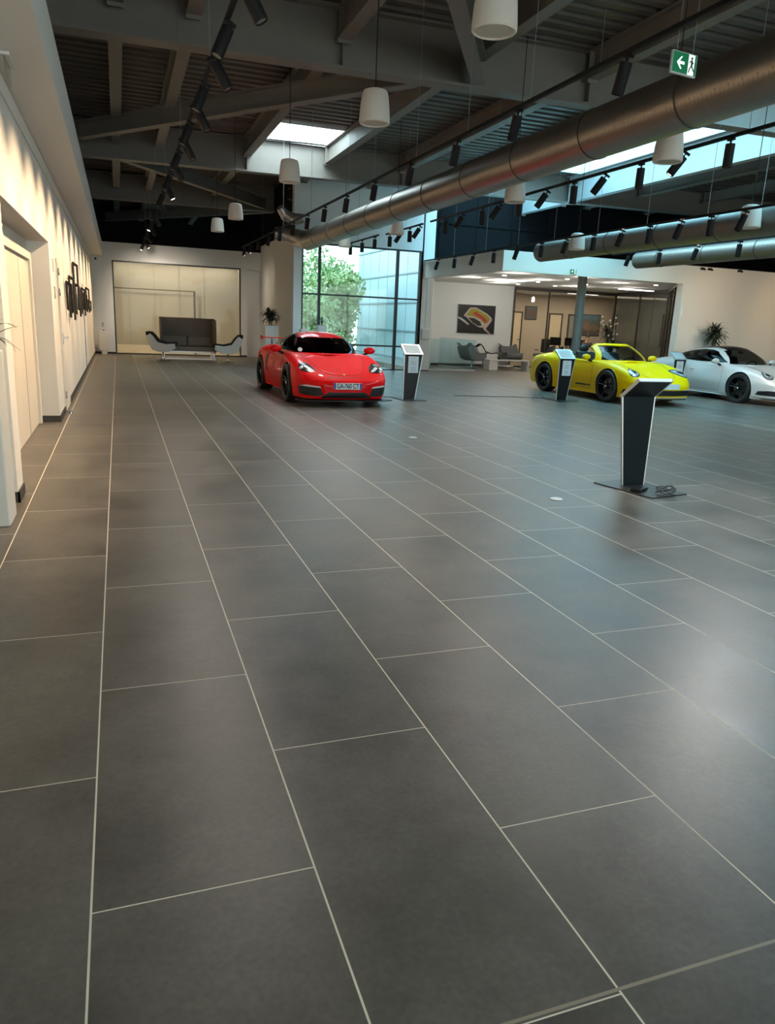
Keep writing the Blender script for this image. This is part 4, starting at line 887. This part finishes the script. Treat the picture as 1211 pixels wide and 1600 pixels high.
# wall sculpture: overlapping bent strips of dark metal
sc = empty('wall_sculpture', (XL, 16.4, 1.8)); tag(sc, 'black sculpture of bent overlapping metal strips on the left wall', 'sculpture')
strips = [(-3.0, 1.42, 1.93, -.25), (-2.2, 1.30, 2.05, .22), (-1.6, 1.45, 1.80, .6), (-.6, 1.50, 2.36, .0), (-.2, 1.34, 1.98, -.2), (.9, 1.42, 1.92, .5), (2.4, 1.34, 1.98, .3), (3.6, 1.42, 1.88, -.3), (5.2, 1.40, 2.06, .15), (6.6, 1.44, 1.76, .9)]
dkm = mat('dark_bronze_strip', (.03, .027, .025), .35, .6)
for i, (y, z0, zt_, ln) in enumerate(strips):
    q = MB(); a_, b_ = z0-1.8, zt_-1.8; A_ = ((1, 0, 0), (0, ln, 1), (0, 1, 0)); y += .25
    q.prism([(.015, a_+.06), (.045, a_+.04), (.045, b_), (.03, b_+.01), (.015, b_-.02)], (y-.08, y+.08), ax=A_)
    q.prism([(.045, b_-.06), (.105, b_-.09), (.115, b_-.05), (.045, b_)], (y-.08, y+.08), ax=A_)
    q.prism([(.085, a_), (.115, a_+.02), (.115, b_-.05), (.085, b_-.07)], (y-.08, y+.08), ax=A_)
    q.build('metal_strip', dkm, sc)
# near planter
def strap_leaf(mb, base, az, L, w_, lift, droop, n=7):
    d_ = Vector((math.cos(az), math.sin(az), 0)); s_ = Vector((-math.sin(az), math.cos(az), 0)); prev = None; base = Vector(base); p = base.copy(); a = lift; P_ = []
    for i in range(n+1):
        t = i/n; ww = w_*(math.sin(PI*min(1, t*.85+.12)))**.7*(1 if t < 1 else .05); c = p+Vector((0, 0, -.15*ww)); P_ += [p+s_*ww, c, p-s_*ww]
        p = p+(d_*math.cos(a)+Vector((0, 0, 1))*math.sin(a))*(L/n); a -= droop/n
    k = len(mb.v); mb.v += [tuple(q) for q in P_]
    for i in range(n): mb.f += [(k+3*i, k+3*i+1, k+3*i+4, k+3*i+3), (k+3*i+1, k+3*i+2, k+3*i+5, k+3*i+4)]
LEAF = mat('dark_glossy_leaf', (.030, .040, .022), .38, noise=(12, .4))
LEAF2 = mat('grey_green_leaf', (.10, .11, .075), .45, noise=(12, .4))
SOIL = mat('potting_soil', (.03, .022, .016), .95)
pl = empty('potted_plant', (-.94, 5.72, 0)); tag(pl, 'tall grey planter with dark narrow leaves at the left edge of the picture', 'plant')
MB().prism([(-.13, -.17), (.17, -.17), (.17, .17), (-.13, .17)], (0, 1.20), ax=((1, 0, 0), (0, 1, 0), (0, 0, 1))).build('planter', mat('pale_grey_planter', (.66, .66, .63), .4), pl, bevel=.012)
box(-.11, .15, -.15, .15, 1.19, 1.205).build('soil', SOIL, pl)
q = MB(); rnd = random.Random(3)
for i in range(26): strap_leaf(q, (rnd.uniform(-.06, .06), rnd.uniform(-.08, .08), 1.2), rnd.uniform(0, 2*PI), rnd.uniform(.22, .36), .012, rnd.uniform(.5, 1.4), rnd.uniform(.6, 1.9))
strap_leaf(q, (.10, .0, 1.28), 1.0, .34, .012, .9, 1.6); strap_leaf(q, (.12, .02, 1.27), .3, .28, .013, 1.4, .3); strap_leaf(q, (.10, -.05, 1.25), .2, .24, .016, .8, 2.6)
q.build('foliage', LEAF, pl, solid=.001)

def plant(loc, pot_h, pot_w, ht, rad, label, seed, nl=150, leaf=LEAF, round_pot=False, canes=4, potm=WHITE, lw=.020):
    rnd = random.Random(seed); r = empty('potted_plant', loc); tag(r, label, 'plant')
    a, b_ = pot_w/2*.86, pot_w/2
    if round_pot: MB().lathe([(0, 0), (a, 0), (b_, pot_h), (b_-.02, pot_h), (b_-.03, pot_h-.04), (0, pot_h-.04)], 28).build('planter', potm, r, smooth=40)
    else:
        q = MB(); q.add([(-a, -a, 0), (a, -a, 0), (a, a, 0), (-a, a, 0), (-b_, -b_, pot_h), (b_, -b_, pot_h), (b_, b_, pot_h), (-b_, b_, pot_h)], [(0, 3, 2, 1), (4, 5, 6, 7), (0, 1, 5, 4), (1, 2, 6, 5), (2, 3, 7, 6), (3, 0, 4, 7)]); q.build('planter', potm, r, bevel=.012)
    MB().lathe([(0, pot_h+.001), (b_*.8, pot_h+.001), (b_*.8, pot_h+.012), (0, pot_h+.012)], 20).build('soil', SOIL, r)
    st = MB(); q = MB(); tops = []
    for i in range(canes):
        az = rnd.uniform(0, 2*PI); x, y = math.cos(az)*rad*.18, math.sin(az)*rad*.18; hh = ht*rnd.uniform(.35, .75); st.tube([(x*.4, y*.4, pot_h), (x, y, pot_h+hh*.5), (x*1.3, y*1.3, pot_h+hh)], .012, 6); tops.append((x*1.3, y*1.3, pot_h+hh))
    st.build('stem', mat('plant_stem', (.12, .09, .05), .8), r, True)
    for i in range(nl):
        tx, ty, tz = rnd.choice(tops); t = rnd.uniform(.35, 1.05); strap_leaf(q, (tx*t, ty*t, pot_h+(tz-pot_h)*t), rnd.uniform(0, 2*PI), rad*rnd.uniform(.75, 1.15), lw, rnd.uniform(.3, 1.45), rnd.uniform(.9, 2.5))
    q.build('foliage', leaf, r)
    return r
plant((4.56, 24.0, 0), 1.25, .44, .62, .38, 'dark leafy plant in a tall white planter left of the corner window', 11, 170, round_pot=False)
plant((16.05, 17.28, 0), 1.17, .44, .80, .42, 'dark bushy plant against the cream wall behind the white car', 12, 230, leaf=LEAF, canes=6)
plant((14.40, 20.0, 0), 1.05, .42, .92, .40, 'grey green plant with pale flowers seen above the yellow car windscreen', 13, 120, leaf=LEAF2, canes=7)
r = bpy.data.objects[[o.name for o in COL.objects if o.name.startswith('potted_plant')][-1]]
q = MB(); rnd = random.Random(5)
for i in range(16): q.ell((rnd.uniform(-.32, .32), rnd.uniform(-.2, .2), rnd.uniform(1.3, 2.0)), (.035, .03, .03), 8, 6)
o = q.build('blossom', mat('pale_petals', (.75, .72, .62), .6), r, True); o['kind'] = 'stuff'
plant((5.85, 22.55, 0), 1.33, .26, .26, .16, 'small plant in a white pot seen just above the red car roof', 14, 30, canes=3, lw=.012)
o = MB().prism([(-.12, -.12), (.12, -.12), (.12, .12), (-.12, .12)], (0, 1.20), ax=((1, 0, 0), (0, 1, 0), (0, 0, 1))).build('pedestal', WHITE, bevel=.01); o.location = (5.30, 22.5, 0); tag(o, 'plain white pedestal at the left end of the window, behind the red car', 'pedestal')

# white dispenser column by the back wall
r = empty('dispenser_column', (-.49, 28.1, 0)); tag(r, 'slim white dispenser column standing in the far left corner', 'dispenser')
box(-.09, .09, -.06, .06, 0, .14).build('foot', WHITE, r); box(-.16, .16, -.07, .07, .14, .80).build('column_body', WHITE, r, bevel=.01); MB().prism([(-.07, .80), (.07, .80), (.05, .86), (-.05, .86)], (-.05, .05)).build('top_cap', WHITE, r)
box(-.03, .03, -.075, -.07, .81, .835).build('nozzle', BLK, r)
o = box(-.55, -.47, 28.485, 28.5, .93, 1.08).build('wall_intercom', mat('grey_switch', (.5, .48, .45), .4), bevel=.003); tag(o, 'small grey intercom plate on the back wall above the dispenser', 'intercom')
o = MB().lathe([(0, 0), (.035, 0), (.03, .05), (0, .06)], 14, (-.64, 28.5, 3.19), (0, -1, 0)).build('security_camera', BLK, smooth=40); tag(o, 'small black camera high in the far left corner of the back wall', 'camera')
o = box(4.37, 4.44, 28.488, 28.5, .26, .34).build('wall_socket', WHITE, bevel=.002); tag(o, 'small white wall socket right of the glazed bay', 'socket')

# ------------------------------------------------------------------ seating by the back wall
FELT = mat('brown_grey_felt', (.17, .14, .115), .9, noise=(90, .12), bump=.1); FELTL = mat('mid_grey_felt', (.26, .22, .18), .9, noise=(90, .12), bump=.1); CHARC = mat('charcoal_upholstery', (.018, .018, .018), .7)
LACQ = mat('white_gloss_shell', (.70, .68, .64), .25, coat=.5)
s = empty('high_back_sofa', (2.17, 26.05, 0)); tag(s, 'dark brown high-backed two-seat sofa in front of the glazed bay', 'sofa')
box(-.86, .86, .34, .42, .27, 1.36).build('back_panel', FELT, s, bevel=.015)
for sx in (-1, 1):
    MB().prism([(-.42, .27), (.34, .27), (.34, 1.36), (.10, 1.36), (-.42, .62 if False else 1.30)], (sx*.86-.03, sx*.86+.03), ax=((0, 1, 0), (0, 0, 1), (1, 0, 0))).build('side_panel', FELT, s, bevel=.012)
box(-.83, .83, -.38, .34, .30, .44).build('seat', FELTL, s, bevel=.03)
for sx in (-1, 1): box(sx*.42-.40, sx*.42+.40, .22, .34, .44, .76).build('back_cushion', FELTL, s, bevel=.03)
for sx in (-1, 1): box(sx*.74-.05, sx*.74+.05, -.20, .22, .44, .60).build('arm_cushion', FELTL, s, bevel=.03)
fr = MB(); fr.box(-.86, .86, -.42, -.36, .24, .30); fr.box(-.86, .86, .34, .40, .22, .28); fr.build('frame', ALU, s)
for sx in (-1, 1):
    for sy in (-.39, .36): box(sx*.80-.025, sx*.80+.025, sy-.03, sy+.03, 0, .27).build('leg', ALU, s)
box(-.86, .86, -.42, -.37, .03, .07).build('floor_rail', ALU, s)
def shell_chair(loc, rz, label, group=None, shell=LACQ, pad=CHARC, hgt=.43):
    r = empty('lounge_chair', loc, rz); tag(r, label, 'chair', group)
    # side outline (y = forward, z), swept across with a rounded plan
    out = [(.42, .40), (.40, .47), (.12, .44), (-.12, .50), (-.24, .66), (-.34, .76), (-.46, .77), (-.47, .73), (-.40, .55), (-.30, .36), (-.10, .28), (.20, .30)]
    q = MB(); n = 9
    for i in range(n):
        t = -1+2*i/(n-1); x = .33*t; lift = .10*abs(t)**3; q.v += [(x, y, z+(lift if 1 <= k <= 5 else 0)) for k, (y, z) in enumerate(out)]
    k = len(out)
    for i in range(n-1): q.f += [(i*k+j, i*k+(j+1) % k, (i+1)*k+(j+1) % k, (i+1)*k+j) for j in range(k)]
    q.f += [tuple(range(k)), tuple(range((n-1)*k, n*k))[::-1]]
    q.build('shell', shell, r, smooth=50, bevel=.012)
    inn = [(.43, .455), (.41, .495), (.12, .465), (-.11, .525), (-.23, .69), (-.34, .79), (-.48, .80), (-.48, .77), (-.34, .76), (-.24, .655), (-.12, .49), (.12, .435), (.40, .465)]
    q = MB(); k = len(inn)
    for i in range(n):
        t = -1+2*i/(n-1); lift = .10*abs(t)**3+.004; q.v += [(.345*t, y, z+lift) for y, z in inn]
    for i in range(n-1): q.f += [(i*k+j, i*k+(j+1) % k, (i+1)*k+(j+1) % k, (i+1)*k+j) for j in range(k)]
    q.f += [tuple(range(k)), tuple(range((n-1)*k, n*k))[::-1]]
    q.build('seat_pad', pad, r, smooth=50)
    MB().lathe([(.05, .30), (.022, .27), (.022, .05), (.03, .03)], 14).build('pedestal', CHROME, r, True)
    b_ = MB()
    for a in range(4): t = a*PI/2+PI/4; b_.tube([(0, 0, .035), (math.cos(t)*.28, math.sin(t)*.28, .012)], [.018, .010], 8)
    b_.build('star_base', CHROME, r, True)
    return r
shell_chair((1.32, 25.25, 0), -PI/2-.15, 'white shell swivel chair with charcoal pad, left of the high-backed sofa')
shell_chair((3.32, 24.85, 0), PI/2-.1, 'white shell swivel chair with charcoal pad, right of the high-backed sofa')

# ------------------------------------------------------------------ lounge and offices behind the cars
GREYF = mat('mid_grey_fabric', (.12, .12, .12), .85)
shell_chair((12.15, 24.9, 0), -PI/2+.2, 'grey shell chair behind the glass railing, left of the white low table', None, GREYF, GREYF)
shell_chair((12.80, 25.3, 0), -PI/2+.1, 'black padded shell chair reclining behind the white low table', None, LACQ)
shell_chair((14.2, 25.75, 0), PI-.1, 'mid grey shell chair facing the camera behind the low table', None, GREYF, GREYF)
shell_chair((15.3, 24.9, 0), PI/2, 'dark chair half hidden by the rear wing of the yellow car', None, GREYF, CHARC)
t = empty('low_table', (13.35, 24.5, 0)); tag(t, 'long low white table with a white block leg in the lounge', 'table')
box(-.80, .82, -.25, .25, .33, .37).build('tabletop', LACQ, t, bevel=.004); box(-.80, -.45, -.22, .22, 0, .33).build('block_leg', LACQ, t); box(.76, .82, -.25, .25, 0, .33).build('end_panel', LACQ, t); box(-.45, .2, -.20, .20, .14, .17).build('shelf', LACQ, t)
r = empty('vase', (13.05, 24.5, .37)); tag(r, 'small dark vase with sprigs on the low white table', 'vase'); MB().lathe([(0, 0), (.05, 0), (.07, .07), (.03, .15), (.025, .15), (0, .03)], 18).build('vase_body', CHARC, r, True)
q = MB(); rnd = random.Random(8)
for i in range(22): strap_leaf(q, (0, 0, .14), rnd.uniform(0, 6.3), rnd.uniform(.14, .24), .010, rnd.uniform(.7, 1.5), rnd.uniform(.3, 1.4))
q.build('sprigs', LEAF2, r)
# glass railing round the stair opening
def railing(p0, p1, n, label):
    p0, p1 = Vector(p0), Vector(p1); L = (p1-p0).length; r = empty('glass_railing', p0, math.atan2(p1.y-p0.y, p1.x-p0.x)); tag(r, label, 'railing')
    for i in range(n): box(L*i/n+.008, L*(i+1)/n-.008, -.008, .008, .03, 1.02).build('glass_panel', GLSR, r)
    box(0, L, -.02, .02, 0, .05).build('floor_channel', ALU, r); box(0, L, -.012, .012, 1.02, 1.035).build('top_edge', mat('glass_edge', (.45, .60, .60), .3), r)
railing((9.80, 23.35, 0), (11.50, 23.35, 0), 2, 'glass railing panels facing the hall, right of the corner window')
railing((11.54, 23.39, 0), (11.40, 26.2, 0), 3, 'glass railing running back beside the grey shell chair')
o = box(10.1, 11.2, 23.6, 23.9, 0, .03).build('stair_nosing', LACQ); tag(o, 'white stair edge on the floor behind the glass railing', 'stair edge')
# framed picture: generic swoosh of gold on black
r = empty('framed_picture', (12.90, 26.35, 1.76)); tag(r, 'large black picture with a curved gold and silver shape on the lounge wall', 'picture')
box(-.80, .80, -.05, 0, -.54, .54).build('picture_frame', mat('silver_frame', (.6, .6, .6), .4), r); box(-.785, .785, -.054, -.05, -.525, .525).build('canvas', mat('canvas_black', (.006, .006, .007), .4), r)
def art(pts, col, name, dy): MB().prism(pts, (-dy-.002, -dy)).build(name, mat('art_'+name, col, .45), r)
art([(-.55, .12), (-.30, .42), (-.05, .44), (.45, .22), (.66, .06), (.60, -.08), (.42, -.22), (.28, -.30), (.10, -.28), (-.2, -.12), (-.42, .06)], (.48, .40, .36), 'silver_curve', .056)
art([(-.46, .14), (-.26, .37), (-.05, .39), (.42, .18), (.58, .04), (.48, -.12), (.36, -.16), (.15, .0), (-.12, .10)], (.30, .26, .02), 'olive_panel', .060)
art([(-.20, .24), (-.02, .27), (.30, .10), (.46, -.04), (.38, -.12), (.18, .04), (-.05, .14)], (.42, .03, .03), 'red_band', .064)
art([(-.36, .06), (-.1, .04), (.16, -.08), (.24, -.22), (.08, -.24), (-.16, -.12)], (.015, .012, .012), 'dark_hollow', .064)
art([(.30, -.30), (.50, -.14), (.62, .0), (.66, -.02), (.50, -.22), (.42, -.34), (.64, -.52), (.58, -.52), (.34, -.38)], (.50, .36, .32), 'rose_line', .068)
art([(-.78, .08), (-.60, .02), (-.30, -.18), (-.34, -.22), (-.62, -.06), (-.78, .02)], (.50, .48, .46), 'white_line', .068)
# column, downlights, ceiling panel
o = MB().lathe([(.125, 0), (.125, 3.06)], 28, (12.13, 18.3, 0)).build('round_column', mat('grey_column', (.13, .127, .12), .6), smooth=True); tag(o, 'round grey column rising behind the yellow car', 'column', kind='structure')
dl = None
for (x, y) in [(11.2, 22.9), (11.3, 21.3), (11.3, 19.4), (13.8, 24.9), (13.5, 23.0), (13.3, 20.9), (13.4, 19.2), (15.1, 24.5), (15.0, 20.8), (14.6, 18.6), (15.2, 22.7), (16.6, 20.8)]:
    if dl is None:
        dl = MB().lathe([(0, 0), (.055, 0), (.065, .012), (0, .012)], 20).build('downlight', lenson, smooth=40); o = dl
    else: o = dl.copy(); COL.objects.link(o)
    o.location = (x, y, 3.046); tag(o, 'small round glowing downlight in the lounge ceiling', 'downlight', 'downlights in the lounge ceiling')
PANEL = mat('lit_ceiling_panel', (1, 1, 1), .4, emit=((1, .96, .90), 2.6))
r = empty('ceiling_light', (12.35, 23.0, 3.045)); tag(r, 'square glowing ceiling panel above the lounge picture', 'ceiling light'); box(-.62, .62, -.62, .62, -.012, .012).build('diffuser', PANEL, r); q = MB(); q.box(-.65, .65, -.65, -.62, -.015, .013); q.box(-.65, .65, .62, .65, -.015, .013); q.box(-.65, -.62, -.62, .62, -.015, .013); q.box(.62, .65, -.62, .62, -.015, .013); q.build('panel_rim', WHITE, r)
for (x, y, lb) in ((18.4, 27.6, 'left'), (17.45, 22.9, 'right')):
    r = empty('ceiling_light', (x, y, 3.0)); tag(r, 'long glowing office ceiling strip, %s of two above the pictures' % lb, 'ceiling light'); box(-.7, .7, -.09, .09, -.012, .012).build('diffuser', PANEL, r); box(-.72, .72, -.11, .11, .012, .03).build('light_housing', WHITE, r)
area('office_light', (18.5, 28.4, 3.0), (6, 2), 170, (1, .85, .66)); 
for (x, y) in ((11.0, 20.0), (11.0, 23.0), (13.2, 19.6), (13.0, 22.0), (13.0, 24.8), (15.2, 21.0), (15.6, 24.0), (17.2, 23.0), (18.6, 20.6)):
    l = bpy.data.lights.new('added_lounge_fill', 'POINT'); l.energy = 12 if x < 18.3 else 60; l.color = (1, .93, .84); l.shadow_soft_size = .06; o = bpy.data.objects.new('added_lounge_fill', l); COL.objects.link(o); o.location = (x, y, 2.80)  # point lamps added below the ceiling to brighten lounge and office corner
# office pictures, doors, desks, chairs, person
def picture(x0, x1, z0, z1, cols, label):
    r = empty('framed_picture', ((x0+x1)/2, 30.6, (z0+z1)/2)); tag(r, label, 'picture'); w_, h_ = (x1-x0)/2, (z1-z0)/2
    box(-w_-.03, w_+.03, -.04, 0, -h_-.03, h_+.03).build('picture_frame', mat('thin_dark_frame', (.05, .045, .04), .5), r)
    M_ = mat('painting_'+str(len(MATS)), cols[0], .6); n_ = M_.node_tree.nodes; l_ = M_.node_tree.links
    t_ = n_.new('ShaderNodeTexCoord'); nz = n_.new('ShaderNodeTexNoise'); nz.inputs['Scale'].default_value = 3.5; nz.inputs['Detail'].default_value = 6; sp2 = n_.new('ShaderNodeSeparateXYZ'); ad = n_.new('ShaderNodeMath'); ad.operation = 'MULTIPLY_ADD'; ad.inputs[1].default_value = .55/h_; cr_ = n_.new('ShaderNodeValToRGB')
    l_.new(t_.outputs['Object'], nz.inputs[0]); l_.new(t_.outputs['Object'], sp2.inputs[0]); l_.new(sp2.outputs['Z'], ad.inputs[0]); l_.new(nz.outputs[0], ad.inputs[2]); l_.new(ad.outputs[0], cr_.inputs[0]); l_.new(cr_.outputs[0], n_['Principled BSDF'].inputs['Base Color'])
    el = cr_.color_ramp.elements; el[0].position = .1; el[0].color = (*cols[0], 1); el[1].position = .95; el[1].color = (*cols[-1], 1)
    for i, c in enumerate(cols[1:-1]): e_ = el.new(.1+.85*(i+1)/(len(cols)-1)); e_.color = (*c, 1)
    box(-w_, w_, -.046, -.04, -h_, h_).build('canvas', M_, r)
picture(20.5, 21.45, 1.34, 2.24, [(.10, .09, .08), (.22, .16, .11), (.12, .12, .12), (.10, .20, .26)], 'framed painting on the office wall left of the flowering plant, teal sky over brown')
picture(22.4, 23.65, 1.33, 2.30, [(.06, .22, .28), (.16, .17, .18), (.20, .19, .18), (.08, .22, .28)], 'wide framed painting right of the flowering plant, pale figures on blue')
picture(17.45, 18.0, 1.94, 2.47, [(.08, .09, .10), (.12, .08, .06), (.10, .12, .14)], 'small dark framed picture high in the left office')
def side_picture():
    r = empty('framed_picture', (19.2, 23.15, 1.64), -PI/2); tag(r, 'narrow dark framed picture on the grey wall at the right end of the offices', 'picture')
    box(-.26, .26, -.04, 0, -.60, .60).build('picture_frame', MATS['thin_dark_frame'], r); box(-.22, .22, -.045, -.04, -.56, .56).build('canvas', mat('dark_print', (.03, .05, .06), .5, noise=(4, .8)), r)
side_picture()
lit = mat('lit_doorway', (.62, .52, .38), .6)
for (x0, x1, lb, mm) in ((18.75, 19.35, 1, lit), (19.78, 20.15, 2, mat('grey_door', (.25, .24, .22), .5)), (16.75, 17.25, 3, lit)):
    r = empty('door_%d' % (lb+3), ((x0+x1)/2, 30.6, 0)); tag(r, kind='structure'); w_ = (x1-x0)/2
    box(-w_, w_, -.02, 0, 0, 2.18).build('door_leaf', mm, r); f = MB(); f.box(-w_-.06, -w_, -.04, 0, 0, 2.24); f.box(w_, w_+.06, -.04, 0, 0, 2.24); f.box(-w_, w_, -.04, 0, 2.18, 2.24); f.build('door_frame', MATS['dark_bronze_frame'], r); box(w_-.12, w_-.03, -.06, -.02, 1.0, 1.03).build('door_handle', CHROME, r)
def desk(x, y, w_, label):
    r = empty('desk', (x, y, 0)); tag(r, label, 'desk'); box(-w_/2, w_/2, -.35, .35, .71, .74).build('desktop', LACQ, r, bevel=.004)
    for sx in (-1, 1): box(sx*(w_/2-.04)-.02, sx*(w_/2-.04)+.02, -.32, .32, 0, .71).build('leg', ALU, r)
    return r
def monitor(x, y, rz, label):
    r = empty('monitor', (x, y, .74), rz); tag(r, label, 'monitor'); box(-.28, .28, -.02, .02, .12, .46).build('screen', BLKS, r, bevel=.006); box(-.02, .02, .0, .03, .01, .2).build('stand', BLK, r); box(-.11, .11, -.08, .08, 0, .012).build('base', BLK, r)
desk(17.9, 28.1, 1.7, 'white desk in the left office behind the glass'); desk(20.0, 27.9, 1.6, 'white desk in the right office where a person sits')
monitor(17.6, 28.1, .1, 'black monitor on the left office desk, left of two'); monitor(18.35, 28.1, -.1, 'black monitor on the left office desk, right of two'); monitor(20.55, 28.0, .2, 'black monitor on the right office desk')
def office_chair(x, y, rz, label):
    r = empty('office_chair', (x, y, 0), rz); tag(r, label, 'chair'); box(-.23, .23, -.23, .23, .44, .51).build('seat', CHARC, r, bevel=.03); box(-.22, .22, .21, .26, .56, 1.12).build('backrest', CHARC, r, bevel=.03)
    MB().lathe([(.03, .44), (.025, .08)], 10).build('gas_lift', BLK, r, True); q = MB()
    for a in range(5): q.tube([(0, 0, .09), (math.cos(a*1.2566)*.28, math.sin(a*1.2566)*.28, .04)], [.02, .014], 6)
    q.build('star_base', BLK, r, True)
    for sx in (-1, 1): box(sx*.26-.02, sx*.26+.02, -.12, .12, .64, .67).build('armrest', BLK, r)
office_chair(16.65, 27.6, -1.2, 'black office chair behind the glass, left of the monitors'); office_chair(19.6, 28.75, 0, 'black office chair the seated person uses')
def person(loc, rz):
    r = empty('person', loc, rz); tag(r, 'person with dark hair in a dark top sitting at the right office desk', 'person')
    J = {'pel': ((0, .04, .56), .15), 'bel': ((0, .05, .72), .135), 'che': ((0, .03, .92), .155), 'nec': ((0, .0, 1.08), .055), 'hd0': ((0, -.02, 1.17), .075), 'hd1': ((0, -.02, 1.25), .09), 'hd2': ((0, -.015, 1.32), .065)}
    E_ = [('pel', 'bel'), ('bel', 'che'), ('che', 'nec'), ('nec', 'hd0'), ('hd0', 'hd1'), ('hd1', 'hd2')]
    for s_, n_ in ((-1, 'l'), (1, 'r')):
        J.update({n_+'sh': ((s_*.17, .03, .99), .055), n_+'el': ((s_*.24, -.10, .80), .042), n_+'wr': ((s_*.15, -.33, .78), .028), n_+'ha': ((s_*.12, -.41, .78), .032), n_+'hi': ((s_*.09, 0, .54), .09), n_+'kn': ((s_*.12, -.42, .54), .065), n_+'an': ((s_*.12, -.40, .10), .04), n_+'to': ((s_*.12, -.54, .04), .035)})
        E_ += [('che', n_+'sh'), (n_+'sh', n_+'el'), (n_+'el', n_+'wr'), (n_+'wr', n_+'ha'), ('pel', n_+'hi'), (n_+'hi', n_+'kn'), (n_+'kn', n_+'an'), (n_+'an', n_+'to')]
        for f_ in range(4): J[n_+'f%d' % f_] = ((s_*(.12+(f_-1.5)*.018), -.475-.006*(f_ in (1, 2)), .765), .0085); E_.append((n_+'ha', n_+'f%d' % f_))
        J[n_+'th'] = ((s_*.075, -.43, .775), .010); E_.append((n_+'wr', n_+'th'))
    ks = list(J); me = bpy.data.meshes.new('body'); me.from_pydata([J[k][0] for k in ks], [(ks.index(a), ks.index(b_)) for a, b_ in E_], [])
    o = bpy.data.objects.new('body', me); COL.objects.link(o); o.parent = r; me.materials.append(mat('skin', (.55, .36, .27), .55))
    md = o.modifiers.new('skin', 'SKIN'); sv = me.skin_vertices[0].data
    for i, k in enumerate(ks): sv[i].radius = (J[k][1],)*2
    sv[0].use_root = True; o.modifiers.new('sub', 'SUBSURF').levels = 1; o.modifiers['sub'].render_levels = 2
    q = MB(); q.ell((0, .0, 1.285), (.088, .102, .10), 20, 12); q.build('hair', mat('dark_hair', (.02, .015, .012), .7), r, True)
    q = MB(); q.tube([(0, .04, .52), (0, .055, .70), (0, .035, .90), (0, .02, 1.00), (0, .005, 1.05)], [.19, .165, .19, .14, .07], 20)
    for s_ in (-1, 1): q.tube([(s_*.12, .03, .985), (s_*.19, .025, .97), (s_*.245, -.09, .80), (s_*.175, -.28, .79)], [.075, .068, .055, .042], 12)
    q.build('sweater', mat('dark_top', (.05, .045, .045), .85), r, True)
    q = MB()
    for s_ in (-1, 1): q.tube([(s_*.08, .06, .54), (s_*.12, -.40, .56), (s_*.12, -.42, .46), (s_*.12, -.40, .12)], [.11, .085, .075, .055], 12)
    q.build('trousers', mat('navy_trousers', (.02, .025, .04), .85), r, True)
    f_ = MB(); f_.ell((0, -.112, 1.235), (.014, .018, .022), 8, 6); f_.build('nose', MATS['skin'], r, True)
    for s_ in (-1, 1): MB().ell((s_*.032, -.098, 1.262), (.012, .008, .008), 8, 6).build('eye', mat('eye_dark', (.02, .015, .01), .2), r, True)
    MB().ell((0, -.10, 1.19), (.024, .008, .007), 8, 6).build('mouth', mat('lips', (.45, .16, .14), .5), r, True)
person((19.6, 28.7, 0), 0)
# wall fittings, after a pendant's reflection modelled as a solid box
r = empty('pendant_reflection', (9.42, 22.95, 1.19)); tag(r, 'reflection of a white pendant and its cable, built solid, right of the corner window', 'pendant reflection'); box(-.13, .13, -.12, 0, -.17, .17).build('reflected_pendant_case', WHITE, r, bevel=.02); MB().tube([(0, -.02, .17), (0, -.02, 2.1)], .008, 6).build('cable', mat('pale_cable', (.5, .55, .55), .6), r)
for (x, z, lb) in ((15.66, 3.36, 'left one of a pair'), (15.92, 3.36, 'right one of a pair'), (17.0, 3.38, 'single one furthest right')):
    e_ = empty('wall_spotlight', (x, 17.75, z)); tag(e_, 'small black spotlight fixed at the top of the cream wall, '+lb, 'spotlight'); box(-.05, .05, -.06, 0, -.03, .03).build('lamp_body', BLK, e_); MB().tube([(0, -.06, 0), (.02, -.13, -.03)], .025, 10).build('lamp_head', BLK, e_)
o = box(15.18, 15.20, 17.72, 17.75, 2.02, 2.30).build('wall_strip', mat('pale_strip', (.85, .82, .75), .4)); tag(o, 'short pale vertical strip on the cream wall edge beside the office glass', 'wall strip')
